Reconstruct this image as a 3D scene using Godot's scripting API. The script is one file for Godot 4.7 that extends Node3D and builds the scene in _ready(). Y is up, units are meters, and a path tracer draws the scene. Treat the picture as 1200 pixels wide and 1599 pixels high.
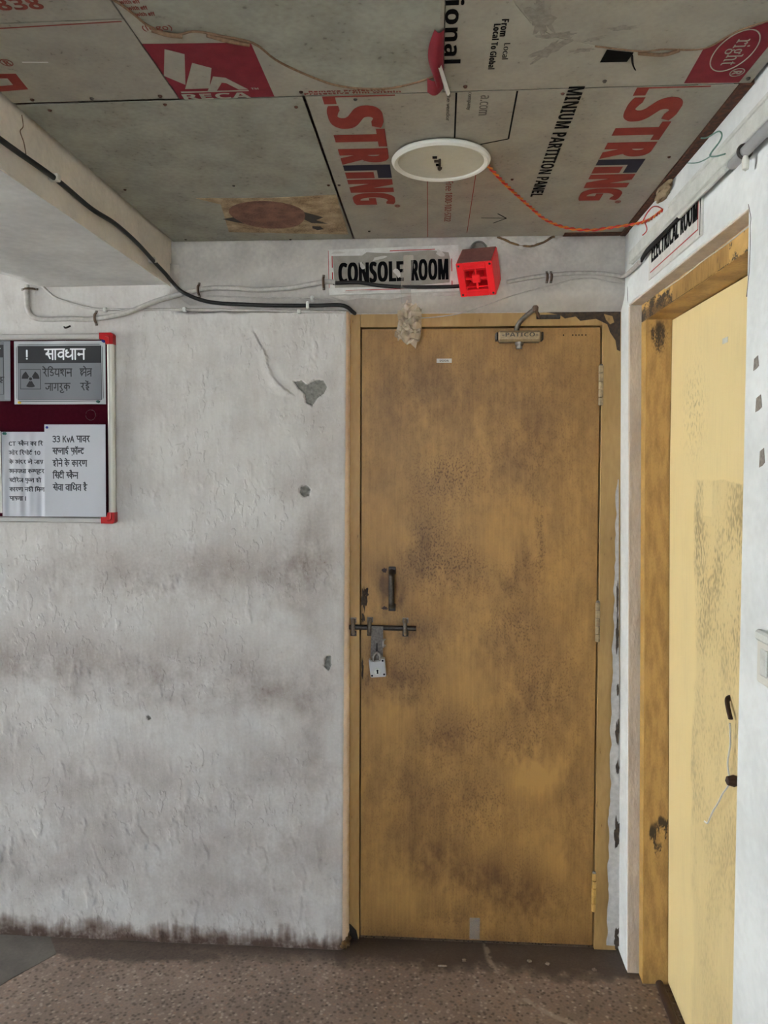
extends Node3D
# An old hospital corridor corner: worn plaster, a grimy yellow door and a low ceiling of printed panels.
# Units are metres: x runs right along the back wall, y up, z out of the back wall towards the viewer.

const CEIL := 2.34            # underside of the panelled ceiling
const SOFFIT := 2.20          # underside of the lower plaster ceiling on the left
const WALL_X := 0.605         # face of the right wall
const LEFT_X := -6.5         # far left wall of the corridor, with its window
const REAR_Z := 6.0          # wall behind the viewer
const BEAM_X := -0.867        # side face of the beam between the two ceilings

var M := {}
var taken := {}

func _ready() -> void:
	setup_view()
	make_materials()
	build_shell()
	build_ceiling()
	build_door_1()
	build_door_2()
	build_notice_board()
	build_signs()
	build_fittings()
	build_cables()
	build_small_things()

# ---------------------------------------------------------------- view and light
func setup_view() -> void:
	var cam := Camera3D.new()
	cam.name = "camera"
	cam.projection = Camera3D.PROJECTION_FRUSTUM
	cam.near = 0.05
	cam.far = 60.0
	cam.size = 2.0 * cam.near * 799.5 / 1200.0
	cam.frustum_offset = Vector2(0, -25.0 / 1200.0 * cam.near)
	cam.position = Vector3(0, 1.605, 2.5)
	cam.basis = Basis(Vector3.UP, deg_to_rad(3.75)) * Basis(Vector3.RIGHT, deg_to_rad(-2.1)) * Basis(Vector3.BACK, deg_to_rad(0.2))
	add_child(cam)
	var sky_mat := ProceduralSkyMaterial.new()
	sky_mat.sky_top_color = Color(0.62, 0.74, 0.92)
	sky_mat.sky_horizon_color = Color(0.88, 0.93, 0.985)
	sky_mat.ground_horizon_color = Color(0.60, 0.60, 0.58)
	sky_mat.ground_bottom_color = Color(0.50, 0.50, 0.48)
	var sun := DirectionalLight3D.new()      # high sun on the far side of the building: it reaches the yard only
	sun.name = "sun"
	sun.light_color = Color(1.0, 0.985, 0.955)
	sun.light_energy = 2.6
	sun.light_angular_distance = 0.5
	sun.shadow_enabled = true
	add_child(sun)
	sun.look_at_from_position(Vector3.ZERO, Vector3(-0.6, -0.77, 0.2), Vector3.UP)
	var env := Environment.new()
	env.background_mode = Environment.BG_SKY
	env.sky = Sky.new()
	env.sky.sky_material = sky_mat
	env.tonemap_mode = Environment.TONE_MAPPER_LINEAR
	env.tonemap_exposure = 24.0
	env.sdfgi_enabled = true
	env.ssao_enabled = true
	env.ssil_enabled = true
	var we := WorldEnvironment.new()
	we.name = "environment"
	we.environment = env
	add_child(we)

# ---------------------------------------------------------------- scene tree helpers
func numbered(called: String) -> String:
	var n: int = taken.get(called, 0)
	taken[called] = n + 1
	return called if n == 0 else "%s_%03d" % [called, n]

func thing(called: String, label: String, category: String, group := "", kind := "", at := Vector3.ZERO) -> Node3D:
	var o := Node3D.new()
	o.name = numbered(called)
	o.position = at
	tag(o, label, category, group, kind)
	add_child(o, true)
	return o

func tag(o: Node, label := "", category := "", group := "", kind := "") -> Node:
	if label: o.set_meta("label", label)
	if category: o.set_meta("category", category)
	if group: o.set_meta("group", group)
	if kind: o.set_meta("kind", kind)
	return o

func put(called: String, mesh: Mesh, m: Material, parent: Node = self, at := Vector3.ZERO) -> MeshInstance3D:
	var o := MeshInstance3D.new()
	o.name = numbered(called) if parent == self else called
	o.mesh = mesh
	o.material_override = m
	o.position = at
	parent.add_child(o, true)
	return o

# ---------------------------------------------------------------- mesh helpers
func st_new() -> SurfaceTool:
	var st := SurfaceTool.new()
	st.begin(Mesh.PRIMITIVE_TRIANGLES)
	return st

func tri(st: SurfaceTool, a: Vector3, b: Vector3, c: Vector3, out: Vector3, ua := Vector2.ZERO, ub := Vector2.ZERO, uc := Vector2.ZERO) -> void:
	var n := (c - a).cross(b - a)
	if n.length_squared() < 1e-18: return
	if n.dot(out) < 0.0:
		var t := b; b = c; c = t
		var u := ub; ub = uc; uc = u
		n = -n
	n = n.normalized()
	st.set_normal(n); st.set_uv(ua); st.add_vertex(a)
	st.set_normal(n); st.set_uv(ub); st.add_vertex(b)
	st.set_normal(n); st.set_uv(uc); st.add_vertex(c)

func quad(st: SurfaceTool, a: Vector3, b: Vector3, c: Vector3, d: Vector3, out: Vector3) -> void:
	tri(st, a, b, c, out, Vector2(0, 1), Vector2(1, 1), Vector2(1, 0))
	tri(st, a, c, d, out, Vector2(0, 1), Vector2(1, 0), Vector2(0, 0))

func warp(p: Vector3) -> Vector3:      # the old right wall leans a little near the corner
	return Vector3(p.x + clampf((1.0 - p.y) * 0.017, -0.010, 0.02) * clampf(1.0 - p.z / 0.6, 0.0, 1.0), p.y, p.z)

# a box with chamfered edges, between two corners
func add_box(st: SurfaceTool, lo: Vector3, hi: Vector3, b := 0.002, xf := Transform3D(), warped := false) -> void:
	var c := (lo + hi) * 0.5
	var h := (hi - lo) * 0.5
	b = minf(b, minf(h.x, minf(h.y, h.z)) * 0.9)
	var f := func(p: Vector3) -> Vector3:
		var q := c + p
		if warped: q = warp(q)
		return xf * q
	for ax in 3:
		for s in [-1.0, 1.0]:
			var u := (ax + 1) % 3
			var v := (ax + 2) % 3
			var n := Vector3.ZERO
			n[ax] = s
			var q := []
			for k in [[-1, -1], [1, -1], [1, 1], [-1, 1]]:
				var p := Vector3.ZERO
				p[ax] = s * h[ax]; p[u] = k[0] * (h[u] - b); p[v] = k[1] * (h[v] - b)
				q.append(f.call(p))
			quad(st, q[0], q[1], q[2], q[3], xf.basis * n)
	if b <= 0.0: return
	for ax in 3:
		var u := (ax + 1) % 3
		var v := (ax + 2) % 3
		for su in [-1.0, 1.0]:
			for sv in [-1.0, 1.0]:
				var p := []
				for e in [[-1.0, 0], [1.0, 0], [1.0, 1], [-1.0, 1]]:
					var w := Vector3.ZERO
					w[ax] = e[0] * (h[ax] - b)
					w[u] = su * (h[u] if e[1] == 0 else h[u] - b)
					w[v] = sv * (h[v] - b if e[1] == 0 else h[v])
					p.append(f.call(w))
				var o := Vector3.ZERO
				o[u] = su; o[v] = sv
				quad(st, p[0], p[1], p[2], p[3], xf.basis * o)
	for sx in [-1.0, 1.0]:
		for sy in [-1.0, 1.0]:
			for sz in [-1.0, 1.0]:
				var s := Vector3(sx, sy, sz)
				tri(st, f.call(s * Vector3(h.x, h.y - b, h.z - b)), f.call(s * Vector3(h.x - b, h.y, h.z - b)), f.call(s * Vector3(h.x - b, h.y - b, h.z)), xf.basis * s)

func box(lo: Vector3, hi: Vector3, b := 0.002, warped := false) -> ArrayMesh:
	var st := st_new()
	add_box(st, lo, hi, b, Transform3D(), warped)
	return st.commit()

# a smooth tube along points (Catmull-Rom between them)
func smooth_path(pts: Array, per := 6) -> PackedVector3Array:
	var out := PackedVector3Array()
	for i in pts.size() - 1:
		var p0: Vector3 = pts[maxi(i - 1, 0)]
		var p1: Vector3 = pts[i]
		var p2: Vector3 = pts[i + 1]
		var p3: Vector3 = pts[mini(i + 2, pts.size() - 1)]
		for k in per:
			out.append(p1.cubic_interpolate(p2, p0, p3, float(k) / per))
	out.append(pts[pts.size() - 1])
	return out

func add_tube(st: SurfaceTool, path: PackedVector3Array, r: float, sides := 8, flat := 1.0) -> void:
	var rings := []
	var up := Vector3(0.13, 0.37, 0.92).normalized()
	for i in path.size():
		var d := (path[mini(i + 1, path.size() - 1)] - path[maxi(i - 1, 0)]).normalized()
		var a := (up - d * up.dot(d))
		if a.length() < 0.05: a = Vector3.RIGHT - d * d.x
		a = a.normalized()
		up = a
		var b := d.cross(a)
		var ring := []
		for k in sides:
			var t := TAU * k / sides
			ring.append([a * cos(t) * flat + b * sin(t), path[i] + (a * cos(t) * flat + b * sin(t)) * r])
		rings.append(ring)
	for i in path.size() - 1:
		for k in sides:
			var k2 := (k + 1) % sides
			var q := [rings[i][k], rings[i + 1][k], rings[i + 1][k2], rings[i][k2]]
			for t in [[0, 1, 2], [0, 2, 3]]:
				var o: Vector3 = q[t[0]][0] + q[t[1]][0] + q[t[2]][0]
				var n: Vector3 = (q[t[2]][1] - q[t[0]][1]).cross(q[t[1]][1] - q[t[0]][1])
				var ord: Array = t if n.dot(o) >= 0 else [t[0], t[2], t[1]]
				for m in ord:
					st.set_normal(q[m][0].normalized())
					st.set_uv(Vector2(float(k) / sides, i))
					st.add_vertex(q[m][1])
	for e in [0, path.size() - 1]:
		var o2: Vector3 = path[0] - path[1] if e == 0 else path[e] - path[e - 1]
		for k in sides:
			tri(st, path[e], rings[e][k][1], rings[e][(k + 1) % sides][1], o2)

func tube(pts: Array, r: float, per := 6, sides := 8, flat := 1.0) -> ArrayMesh:
	var st := st_new()
	add_tube(st, smooth_path(pts, per), r, sides, flat)
	return st.commit()

# a turned shape: profile of (radius, height along axis)
func lathe(profile: Array, sides := 24, axis := Vector3.UP, sharp := false) -> ArrayMesh:
	var st := st_new()
	var a := axis.normalized()
	var u := a.cross(Vector3(0.31, 0.2, 0.93)).normalized()
	var v := a.cross(u)
	var at := func(p: Vector2, t: float) -> Vector3: return a * p.y + (u * cos(t) + v * sin(t)) * p.x
	for i in profile.size() - 1:
		var p: Vector2 = profile[i]
		var q: Vector2 = profile[i + 1]
		var nn := Vector2(q.y - p.y, p.x - q.x)
		for k in sides:
			var t0 := TAU * k / sides
			var t1 := TAU * (k + 1) / sides
			var mid := (t0 + t1) * 0.5
			var o: Vector3 = (u * cos(mid) + v * sin(mid)) * nn.x + a * nn.y
			quad(st, at.call(p, t0), at.call(p, t1), at.call(q, t1), at.call(q, t0), o)
	if not sharp:
		var m := st.commit()
		var s2 := SurfaceTool.new()
		s2.create_from(m, 0)
		return m
	return st.commit()

# a flat plate cut to an outline: points (u, v) laid on origin + eu * u + ev * v, thick along en
func plate(poly: PackedVector2Array, origin: Vector3, eu: Vector3, ev: Vector3, en: Vector3, thick: float, warped := false) -> ArrayMesh:
	var st := st_new()
	var idx := Geometry2D.triangulate_polygon(poly)
	var f := func(p: Vector2, t: float) -> Vector3: return warp(origin + eu * p.x + ev * p.y + en * t) if warped else origin + eu * p.x + ev * p.y + en * t
	for i in range(0, idx.size(), 3):
		tri(st, f.call(poly[idx[i]], thick), f.call(poly[idx[i + 1]], thick), f.call(poly[idx[i + 2]], thick), en)
		tri(st, f.call(poly[idx[i]], 0.0), f.call(poly[idx[i + 1]], 0.0), f.call(poly[idx[i + 2]], 0.0), -en)
	var cw := Geometry2D.is_polygon_clockwise(poly)
	for i in poly.size():
		var a := poly[i]
		var b := poly[(i + 1) % poly.size()]
		var n := Vector2(b.y - a.y, a.x - b.x) * (-1.0 if cw else 1.0)
		quad(st, f.call(a, 0.0), f.call(b, 0.0), f.call(b, thick), f.call(a, thick), eu * n.x + ev * n.y)
	return st.commit()

# a ragged outline of n points round a centre
func blot(cx: float, cy: float, rx: float, ry: float, seed_: int, n := 36, rough := 0.35) -> PackedVector2Array:
	var p := PackedVector2Array()
	var nz := noise(seed_, 1.4, 4)
	for k in n:
		var t := TAU * k / n
		var q := 1.0 + rough * 2.0 * nz.get_noise_2d(cos(t), sin(t))
		p.append(Vector2(cx + rx * q * cos(t), cy + ry * q * sin(t)))
	return p

func rotated_blot(cx: float, cy: float, rx: float, ry: float, turn: float) -> PackedVector2Array:
	var p := blot(0, 0, rx, ry, int(cx * 1000.0), 40, 0.45)
	for k in p.size(): p[k] = p[k].rotated(turn) + Vector2(cx, cy)
	return p

func pv(a: Array) -> PackedVector2Array:
	var p := PackedVector2Array()
	for i in range(0, a.size(), 2): p.append(Vector2(a[i], a[i + 1]))
	return p

# a ceiling print: outline in (x, z), on the underside at height y, facing down
func down_plate(called: String, a: Array, y: float, m: Material, parent: Node, thick := 0.0003) -> MeshInstance3D:
	return put(called, plate(pv(a), Vector3(0, y, 0), Vector3.RIGHT, Vector3.BACK, Vector3.DOWN, thick), m, parent)

# lettering: fits the string into width x height; centre at c, r = reading direction, u = up of the letters
func lettering(called: String, text: String, c: Vector3, r: Vector3, u: Vector3, w: float, h: float, m: Material, parent: Node, bold := true, depth := 0.0006, serif := false, heavy := false) -> MeshInstance3D:
	var font := SystemFont.new()
	font.font_names = PackedStringArray(["Droid Serif" if serif else "Droid Sans"])
	font.font_weight = 700 if bold else 400
	var tm := TextMesh.new()
	var fat := FontVariation.new()
	fat.base_font = font
	fat.variation_embolden = 0.0
	tm.font = fat
	tm.text = text
	tm.font_size = 64
	tm.pixel_size = 0.01
	tm.depth = 0.02
	tm.curve_step = 2.0
	var bb := tm.get_aabb()
	var o := MeshInstance3D.new()
	o.name = called
	o.mesh = tm
	if heavy:
		var st := SurfaceTool.new()
		for k in [-0.030, -0.015, 0.0, 0.015, 0.030]: st.append_from(tm, 0, Transform3D(Basis(), Vector3(k, 0, 0.10 * (k + 0.03))))
		o.mesh = st.commit()
		bb = bb.grow(0.0)
		bb.position.x -= 0.03; bb.size.x += 0.06
	o.material_override = m
	var s := Vector3(w / bb.size.x, h / bb.size.y, depth / 0.02)
	var n := r.cross(u)
	var B := Basis(r * s.x, u * s.y, n * s.z)
	o.transform = Transform3D(B, c - B * (bb.position + bb.size * 0.5) + n * depth * 0.5)
	parent.add_child(o, true)
	return o

# a displaced sheet: nu x nv cells, f(u, v) gives the point, t(u, v) its texture coordinate
func sheet(nu: int, nv: int, f: Callable, out: Vector3, centre := Vector3.INF) -> ArrayMesh:
	var pos := PackedVector3Array()
	var uv := PackedVector2Array()
	var nor := PackedVector3Array()
	pos.resize((nu + 1) * (nv + 1)); uv.resize(pos.size()); nor.resize(pos.size())
	var i := 0
	for b in nv + 1:
		for a in nu + 1:
			var u := float(a) / nu
			var v := float(b) / nv
			pos[i] = f.call(u, v)
			uv[i] = Vector2(u, 1.0 - v)
			i += 1
	i = 0
	var w := nu + 1
	for b in nv + 1:
		for a in w:
			var du: Vector3 = pos[i + (1 if a < nu else 0)] - pos[i - (1 if a > 0 else 0)]
			var dv: Vector3 = pos[i + (w if b < nv else 0)] - pos[i - (w if b > 0 else 0)]
			var n := du.cross(dv).normalized()
			var o := out if centre == Vector3.INF else pos[i] - centre     # closed lumps face away from their middle
			nor[i] = n if n.dot(o) >= 0 else -n
			i += 1
	var ind := PackedInt32Array()
	ind.resize(nu * nv * 6)
	var k := 0
	var m := w * (nv / 2) + nu / 2
	var flip: bool = (pos[m + 1] - pos[m]).cross(pos[m + w] - pos[m]).dot(out if centre == Vector3.INF else pos[m] - centre) > 0
	for b in nv:
		for a in nu:
			var q := b * w + a
			var t := [q, q + w, q + 1, q + 1, q + w, q + w + 1] if flip else [q, q + 1, q + w, q + 1, q + w + 1, q + w]
			for j in 6: ind[k + j] = t[j]
			k += 6
	var arr := []
	arr.resize(Mesh.ARRAY_MAX)
	arr[Mesh.ARRAY_VERTEX] = pos; arr[Mesh.ARRAY_NORMAL] = nor; arr[Mesh.ARRAY_TEX_UV] = uv; arr[Mesh.ARRAY_INDEX] = ind
	var mesh := ArrayMesh.new()
	mesh.add_surface_from_arrays(Mesh.PRIMITIVE_TRIANGLES, arr)
	return mesh

# ---------------------------------------------------------------- textures
func noise(seed_: int, freq: float, oct := 4) -> FastNoiseLite:
	var n := FastNoiseLite.new()
	n.seed = seed_
	n.frequency = freq
	n.noise_type = FastNoiseLite.TYPE_SIMPLEX_SMOOTH
	n.fractal_octaves = oct
	return n

# noise bytes of w x h; freq counts features across the width, stretch > 1 draws them out downwards
func grain(seed_: int, feats: float, w: int, h: int, oct := 4, stretch := 1.0) -> PackedByteArray:
	var hh := maxi(8, int(h / stretch))
	var im := noise(seed_, feats / w, oct).get_image(w, hh)
	if hh != h: im.resize(w, h, Image.INTERPOLATE_CUBIC)
	return im.get_data()

func tex(w: int, h: int, data: PackedByteArray, mips := true) -> ImageTexture:
	var im := Image.create_from_data(w, h, false, Image.FORMAT_RGB8, data)
	return ImageTexture.create_from_image(im)

func sstep(a: float, b: float, x: float) -> float:
	var t := clampf((x - a) / (b - a), 0.0, 1.0)
	return t * t * (3.0 - 2.0 * t)

# two-colour mottled texture
func mottle(seed_: int, a: Color, b: Color, feats: float, size := 512, speck := 0.0, speck_color := Color(0.2, 0.16, 0.12)) -> ImageTexture:
	var n1 := noise(seed_, feats / size, 5).get_seamless_image(size, size).get_data()
	var n2 := noise(seed_ + 7, feats * 9.0 / size, 3).get_seamless_image(size, size).get_data()
	var d := PackedByteArray()
	d.resize(size * size * 3)
	for i in size * size:
		var t := clampf((n1[i] * 0.65 + n2[i] * 0.35) / 255.0 * 1.8 - 0.4, 0.0, 1.0)
		var c := a.lerp(b, t)
		if speck > 0.0:
			c = c.lerp(speck_color, 0.75 * sstep(1.0 - speck, 1.04 - speck * 0.8, n2[i] / 255.0) * sstep(0.45, 0.75, n1[(i * 7 + 1313) % (size * size)] / 255.0 * 0.3 + n1[i] / 255.0 * 0.7))
		d[i * 3] = int(c.r * 255); d[i * 3 + 1] = int(c.g * 255); d[i * 3 + 2] = int(c.b * 255)
	return tex(size, size, d)

func mat(called: String, c: Color, rough := 0.8, t: Texture2D = null, scale := 0.0, metal := 0.0, tall := 1.0) -> StandardMaterial3D:
	var m := StandardMaterial3D.new()
	m.resource_name = called
	m.albedo_color = c
	m.roughness = rough
	m.metallic = metal
	if t:
		m.albedo_texture = t
		if scale > 0.0:
			m.uv1_triplanar = true
			m.uv1_world_triplanar = true
			m.uv1_scale = Vector3(scale, scale / tall, scale)
	M[called] = m
	return m

func relief(m: StandardMaterial3D, seed_: int, feats: float, depth_cm: float, oct := 5) -> void:
	var nt := ImageTexture.create_from_image(noise(seed_, feats / 512.0, oct).get_seamless_image(512, 512))
	m.heightmap_enabled = true
	m.heightmap_texture = nt
	m.heightmap_scale = depth_cm

func make_materials() -> void:
	var W := Color.WHITE
	# plaster of the beam, the right wall and the low ceiling
	relief(mat("plaster_cream", W, 0.75, mottle(11, Color(0.80, 0.78, 0.745), Color(0.69, 0.67, 0.645), 5.0, 512, 0.10, Color(0.5, 0.46, 0.42)), 1.1), 3, 9.0, 0.35)
	relief(mat("plaster_white", W, 0.7, mottle(15, Color(0.89, 0.90, 0.895), Color(0.825, 0.835, 0.83), 4.0, 512, 0.06, Color(0.62, 0.6, 0.57)), 0.9), 5, 8.0, 0.3)
	relief(mat("plaster_peach", W, 0.85, mottle(23, Color(0.95, 0.87, 0.78), Color(0.90, 0.80, 0.70), 6.0, 256, 0.12), 4.0), 9, 14.0, 0.15)
	relief(mat("plaster_bare", W, 0.9, mottle(21, Color(0.85, 0.80, 0.735), Color(0.77, 0.715, 0.65), 6.0, 512, 0.12, Color(0.42, 0.36, 0.31)), 3.0, 0.0, 3.0), 9, 14.0, 0.25)
	relief(mat("plaster_soffit", W, 0.8, mottle(25, Color(0.79, 0.785, 0.765), Color(0.70, 0.695, 0.68), 4.0, 512), 0.8), 13, 6.0, 0.25)
	relief(mat("plaster_beam", W, 0.75, mottle(17, Color(0.92, 0.885, 0.83), Color(0.85, 0.815, 0.76), 5.0, 512, 0.10, Color(0.6, 0.5, 0.42)), 1.1), 4, 9.0, 0.3)
	mat("concrete", W, 0.9, mottle(29, Color(0.79, 0.795, 0.785), Color(0.73, 0.735, 0.725), 5.0, 256), 0.5)
	mat("cement", W, 0.95, mottle(31, Color(0.52, 0.51, 0.48), Color(0.36, 0.35, 0.32), 10.0, 256, 0.2), 6.0)
	# ceiling panels and their prints
	mat("panel", W, 0.38, mottle(41, Color(0.635, 0.615, 0.555), Color(0.57, 0.55, 0.50), 6.0, 512, 0.22, Color(0.36, 0.34, 0.30)), 1.3)
	mat("panel_dull", W, 0.5, mottle(43, Color(0.635, 0.635, 0.58), Color(0.54, 0.535, 0.485), 5.0, 512, 0.26, Color(0.38, 0.37, 0.34)), 1.2)
	mat("film", W, 0.4, mottle(45, Color(0.655, 0.635, 0.575), Color(0.595, 0.575, 0.52), 5.0, 512, 0.18, Color(0.4, 0.37, 0.33)), 1.4)
	mat("print_red", W, 0.5, mottle(47, Color(0.575, 0.255, 0.225), Color(0.525, 0.225, 0.205), 8.0, 256), 3.0)
	mat("print_crimson", W, 0.45, mottle(49, Color(0.535, 0.20, 0.235), Color(0.485, 0.18, 0.21), 8.0, 256), 3.0)
	mat("print_navy", Color(0.19, 0.185, 0.24), 0.5)
	mat("print_black", Color(0.06, 0.06, 0.065), 0.6)
	mat("print_faint", Color(0.44, 0.42, 0.39), 0.6)
	mat("smudge", W, 0.6, mottle(48, Color(0.58, 0.56, 0.51), Color(0.46, 0.44, 0.40), 14.0, 256), 5.0)
	mat("print_pale_red", Color(0.52, 0.28, 0.25), 0.6)
	mat("torn_edge", W, 0.8, mottle(51, Color(0.56, 0.45, 0.34), Color(0.38, 0.28, 0.2), 20.0, 256), 6.0)
	mat("rust", W, 0.9, mottle(53, Color(0.42, 0.24, 0.15), Color(0.20, 0.13, 0.10), 14.0, 256, 0.25, Color(0.62, 0.32, 0.14)), 4.0)
	mat("stained_board", W, 0.85, mottle(55, Color(0.76, 0.68, 0.55), Color(0.52, 0.44, 0.33), 7.0, 256, 0.3, Color(0.3, 0.24, 0.18)), 2.2)
	mat("brown_oval", W, 0.85, mottle(57, Color(0.57, 0.41, 0.345), Color(0.40, 0.28, 0.235), 6.0, 256, 0.3, Color(0.22, 0.14, 0.12)), 2.4)
	# metals and plastics
	mat("steel_dark", W, 0.45, mottle(61, Color(0.34, 0.32, 0.30), Color(0.22, 0.20, 0.18), 10.0, 256, 0.15), 9.0, 0.7)
	mat("steel", W, 0.35, mottle(63, Color(0.60, 0.58, 0.55), Color(0.44, 0.42, 0.39), 10.0, 256, 0.15), 9.0, 0.75)
	mat("steel_bright", Color(0.80, 0.80, 0.79), 0.3, null, 0.0, 0.9)
	mat("aluminium", Color(0.78, 0.77, 0.75), 0.35, null, 0.0, 0.55)
	mat("closer_metal", W, 0.4, mottle(67, Color(0.70, 0.62, 0.48), Color(0.58, 0.51, 0.40), 10.0, 256), 8.0, 0.35)
	mat("red_plastic", Color(0.93, 0.125, 0.16), 0.4)
	mat("red_faded", W, 0.75, mottle(69, Color(0.56, 0.37, 0.335), Color(0.46, 0.285, 0.26), 8.0, 256, 0.2, Color(0.38, 0.28, 0.24)), 6.0)
	mat("red_cap", Color(0.70, 0.035, 0.06), 0.35)
	mat("white_plastic", W, 0.45, mottle(71, Color(0.84, 0.845, 0.82), Color(0.76, 0.765, 0.74), 6.0, 256, 0.06, Color(0.5, 0.48, 0.44)), 3.0)
	mat("ivory_plastic", Color(0.83, 0.82, 0.78), 0.45)
	mat("disc_rim", Color(0.84, 0.83, 0.79), 0.5)
	mat("disc_face", W, 0.6, mottle(73, Color(0.775, 0.76, 0.685), Color(0.735, 0.72, 0.645), 3.0, 256), 2.0)
	mat("cable_black", Color(0.035, 0.033, 0.033), 0.55)
	mat("cable_white", W, 0.6, mottle(75, Color(0.78, 0.765, 0.74), Color(0.66, 0.64, 0.61), 12.0, 256), 4.0)
	mat("wire_red", Color(0.78, 0.15, 0.13), 0.5)
	mat("wire_orange", Color(0.86, 0.48, 0.15), 0.5)
	mat("wire_green", Color(0.35, 0.50, 0.45), 0.5)
	mat("wire_clear", Color(0.86, 0.86, 0.86), 0.3)
	mat("conduit_grey", Color(0.60, 0.60, 0.60), 0.4)
	mat("clip_rust", W, 0.7, mottle(77, Color(0.50, 0.42, 0.35), Color(0.34, 0.25, 0.19), 15.0, 128), 20.0, 0.3)
	mat("felt", W, 1.0, mottle(79, Color(0.245, 0.05, 0.10), Color(0.215, 0.04, 0.085), 12.0, 256), 5.0)
	M.felt.metallic_specular = 0.15
	mat("sign_white", W, 0.5, mottle(81, Color(0.86, 0.855, 0.83), Color(0.78, 0.77, 0.745), 6.0, 256), 4.0)
	mat("sign_grey", W, 0.5, mottle(83, Color(0.61, 0.59, 0.54), Color(0.54, 0.52, 0.475), 6.0, 256), 4.0)
	mat("sign_red", Color(0.68, 0.12, 0.11), 0.5)
	mat("limewash", W, 0.9, mottle(85, Color(0.82, 0.80, 0.77), Color(0.72, 0.70, 0.67), 8.0, 256), 5.0)
	mat("pin_blue", Color(0.06, 0.12, 0.55), 0.3)
	mat("pin_green", Color(0.05, 0.33, 0.30), 0.3)
	mat("pin_yellow", Color(0.85, 0.72, 0.12), 0.3)
	var tp := mat("tape", Color(0.80, 0.73, 0.63, 0.50), 0.2)
	tp.transparency = BaseMaterial3D.TRANSPARENCY_ALPHA
	var tf := mat("tape_film", Color(0.74, 0.71, 0.66, 0.40), 0.3)
	tf.transparency = BaseMaterial3D.TRANSPARENCY_ALPHA
	mat("tape_old", W, 0.7, mottle(87, Color(0.60, 0.57, 0.53), Color(0.45, 0.42, 0.39), 8.0, 128), 12.0)
	mat("stone_dark", W, 0.8, mottle(89, Color(0.23, 0.21, 0.19), Color(0.16, 0.145, 0.13), 8.0, 256, 0.15, Color(0.36, 0.33, 0.3)), 3.0)
	mat("crumb", W, 0.9, mottle(88, Color(0.66, 0.60, 0.54), Color(0.50, 0.44, 0.39), 20.0, 128), 12.0)
	mat("paper_bit", Color(0.83, 0.82, 0.80), 0.8)
	mat("brown_paint", Color(0.24, 0.16, 0.12), 0.6)
	for q in ["print_red", "print_crimson", "print_navy", "print_black", "print_faint", "print_pale_red", "panel", "panel_dull", "film"]:
		M[q].metallic_specular = 0.3 if q in ["panel", "panel_dull", "film"] else 0.12
	# the painted doors
	mat("door_paint", W, 0.5, door_texture())
	mat("door_paint_light", W, 0.5, side_door_texture())
	mat("frame_paint", W, 0.5, mottle(91, Color(0.745, 0.61, 0.385), Color(0.67, 0.53, 0.315), 3.0, 512, 0.14, Color(0.42, 0.3, 0.16)), 2.4, 0.0, 4.0)
	mat("frame_paint_worn", W, 0.55, mottle(93, Color(0.76, 0.61, 0.36), Color(0.59, 0.45, 0.24), 3.0, 512, 0.2, Color(0.32, 0.23, 0.13)), 2.6, 0.0, 4.0)
	mat("frame_edge", W, 0.5, mottle(95, Color(0.82, 0.66, 0.36), Color(0.70, 0.54, 0.28), 4.0, 256, 0.08), 2.0)
	mat("grime_black", W, 0.7, mottle(97, Color(0.17, 0.125, 0.085), Color(0.09, 0.07, 0.055), 12.0, 256), 7.0)
	mat("grime_mid", W, 0.65, mottle(96, Color(0.55, 0.42, 0.24), Color(0.27, 0.20, 0.13), 9.0, 256, 0.3, Color(0.12, 0.09, 0.07)), 5.0)
	mat("grime_brown", W, 0.7, mottle(98, Color(0.33, 0.25, 0.16), Color(0.17, 0.125, 0.09), 10.0, 256), 7.0)
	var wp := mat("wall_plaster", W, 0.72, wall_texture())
	wp.heightmap_enabled = true
	wp.heightmap_texture = wall_relief()
	wp.heightmap_scale = 0.16
	mat("terrazzo", W, 0.55, terrazzo_texture(), 1.25)
	mat("floor_grey", W, 0.6, mottle(99, Color(0.42, 0.40, 0.375), Color(0.355, 0.335, 0.315), 5.0, 256, 0.05), 1.5)

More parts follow.
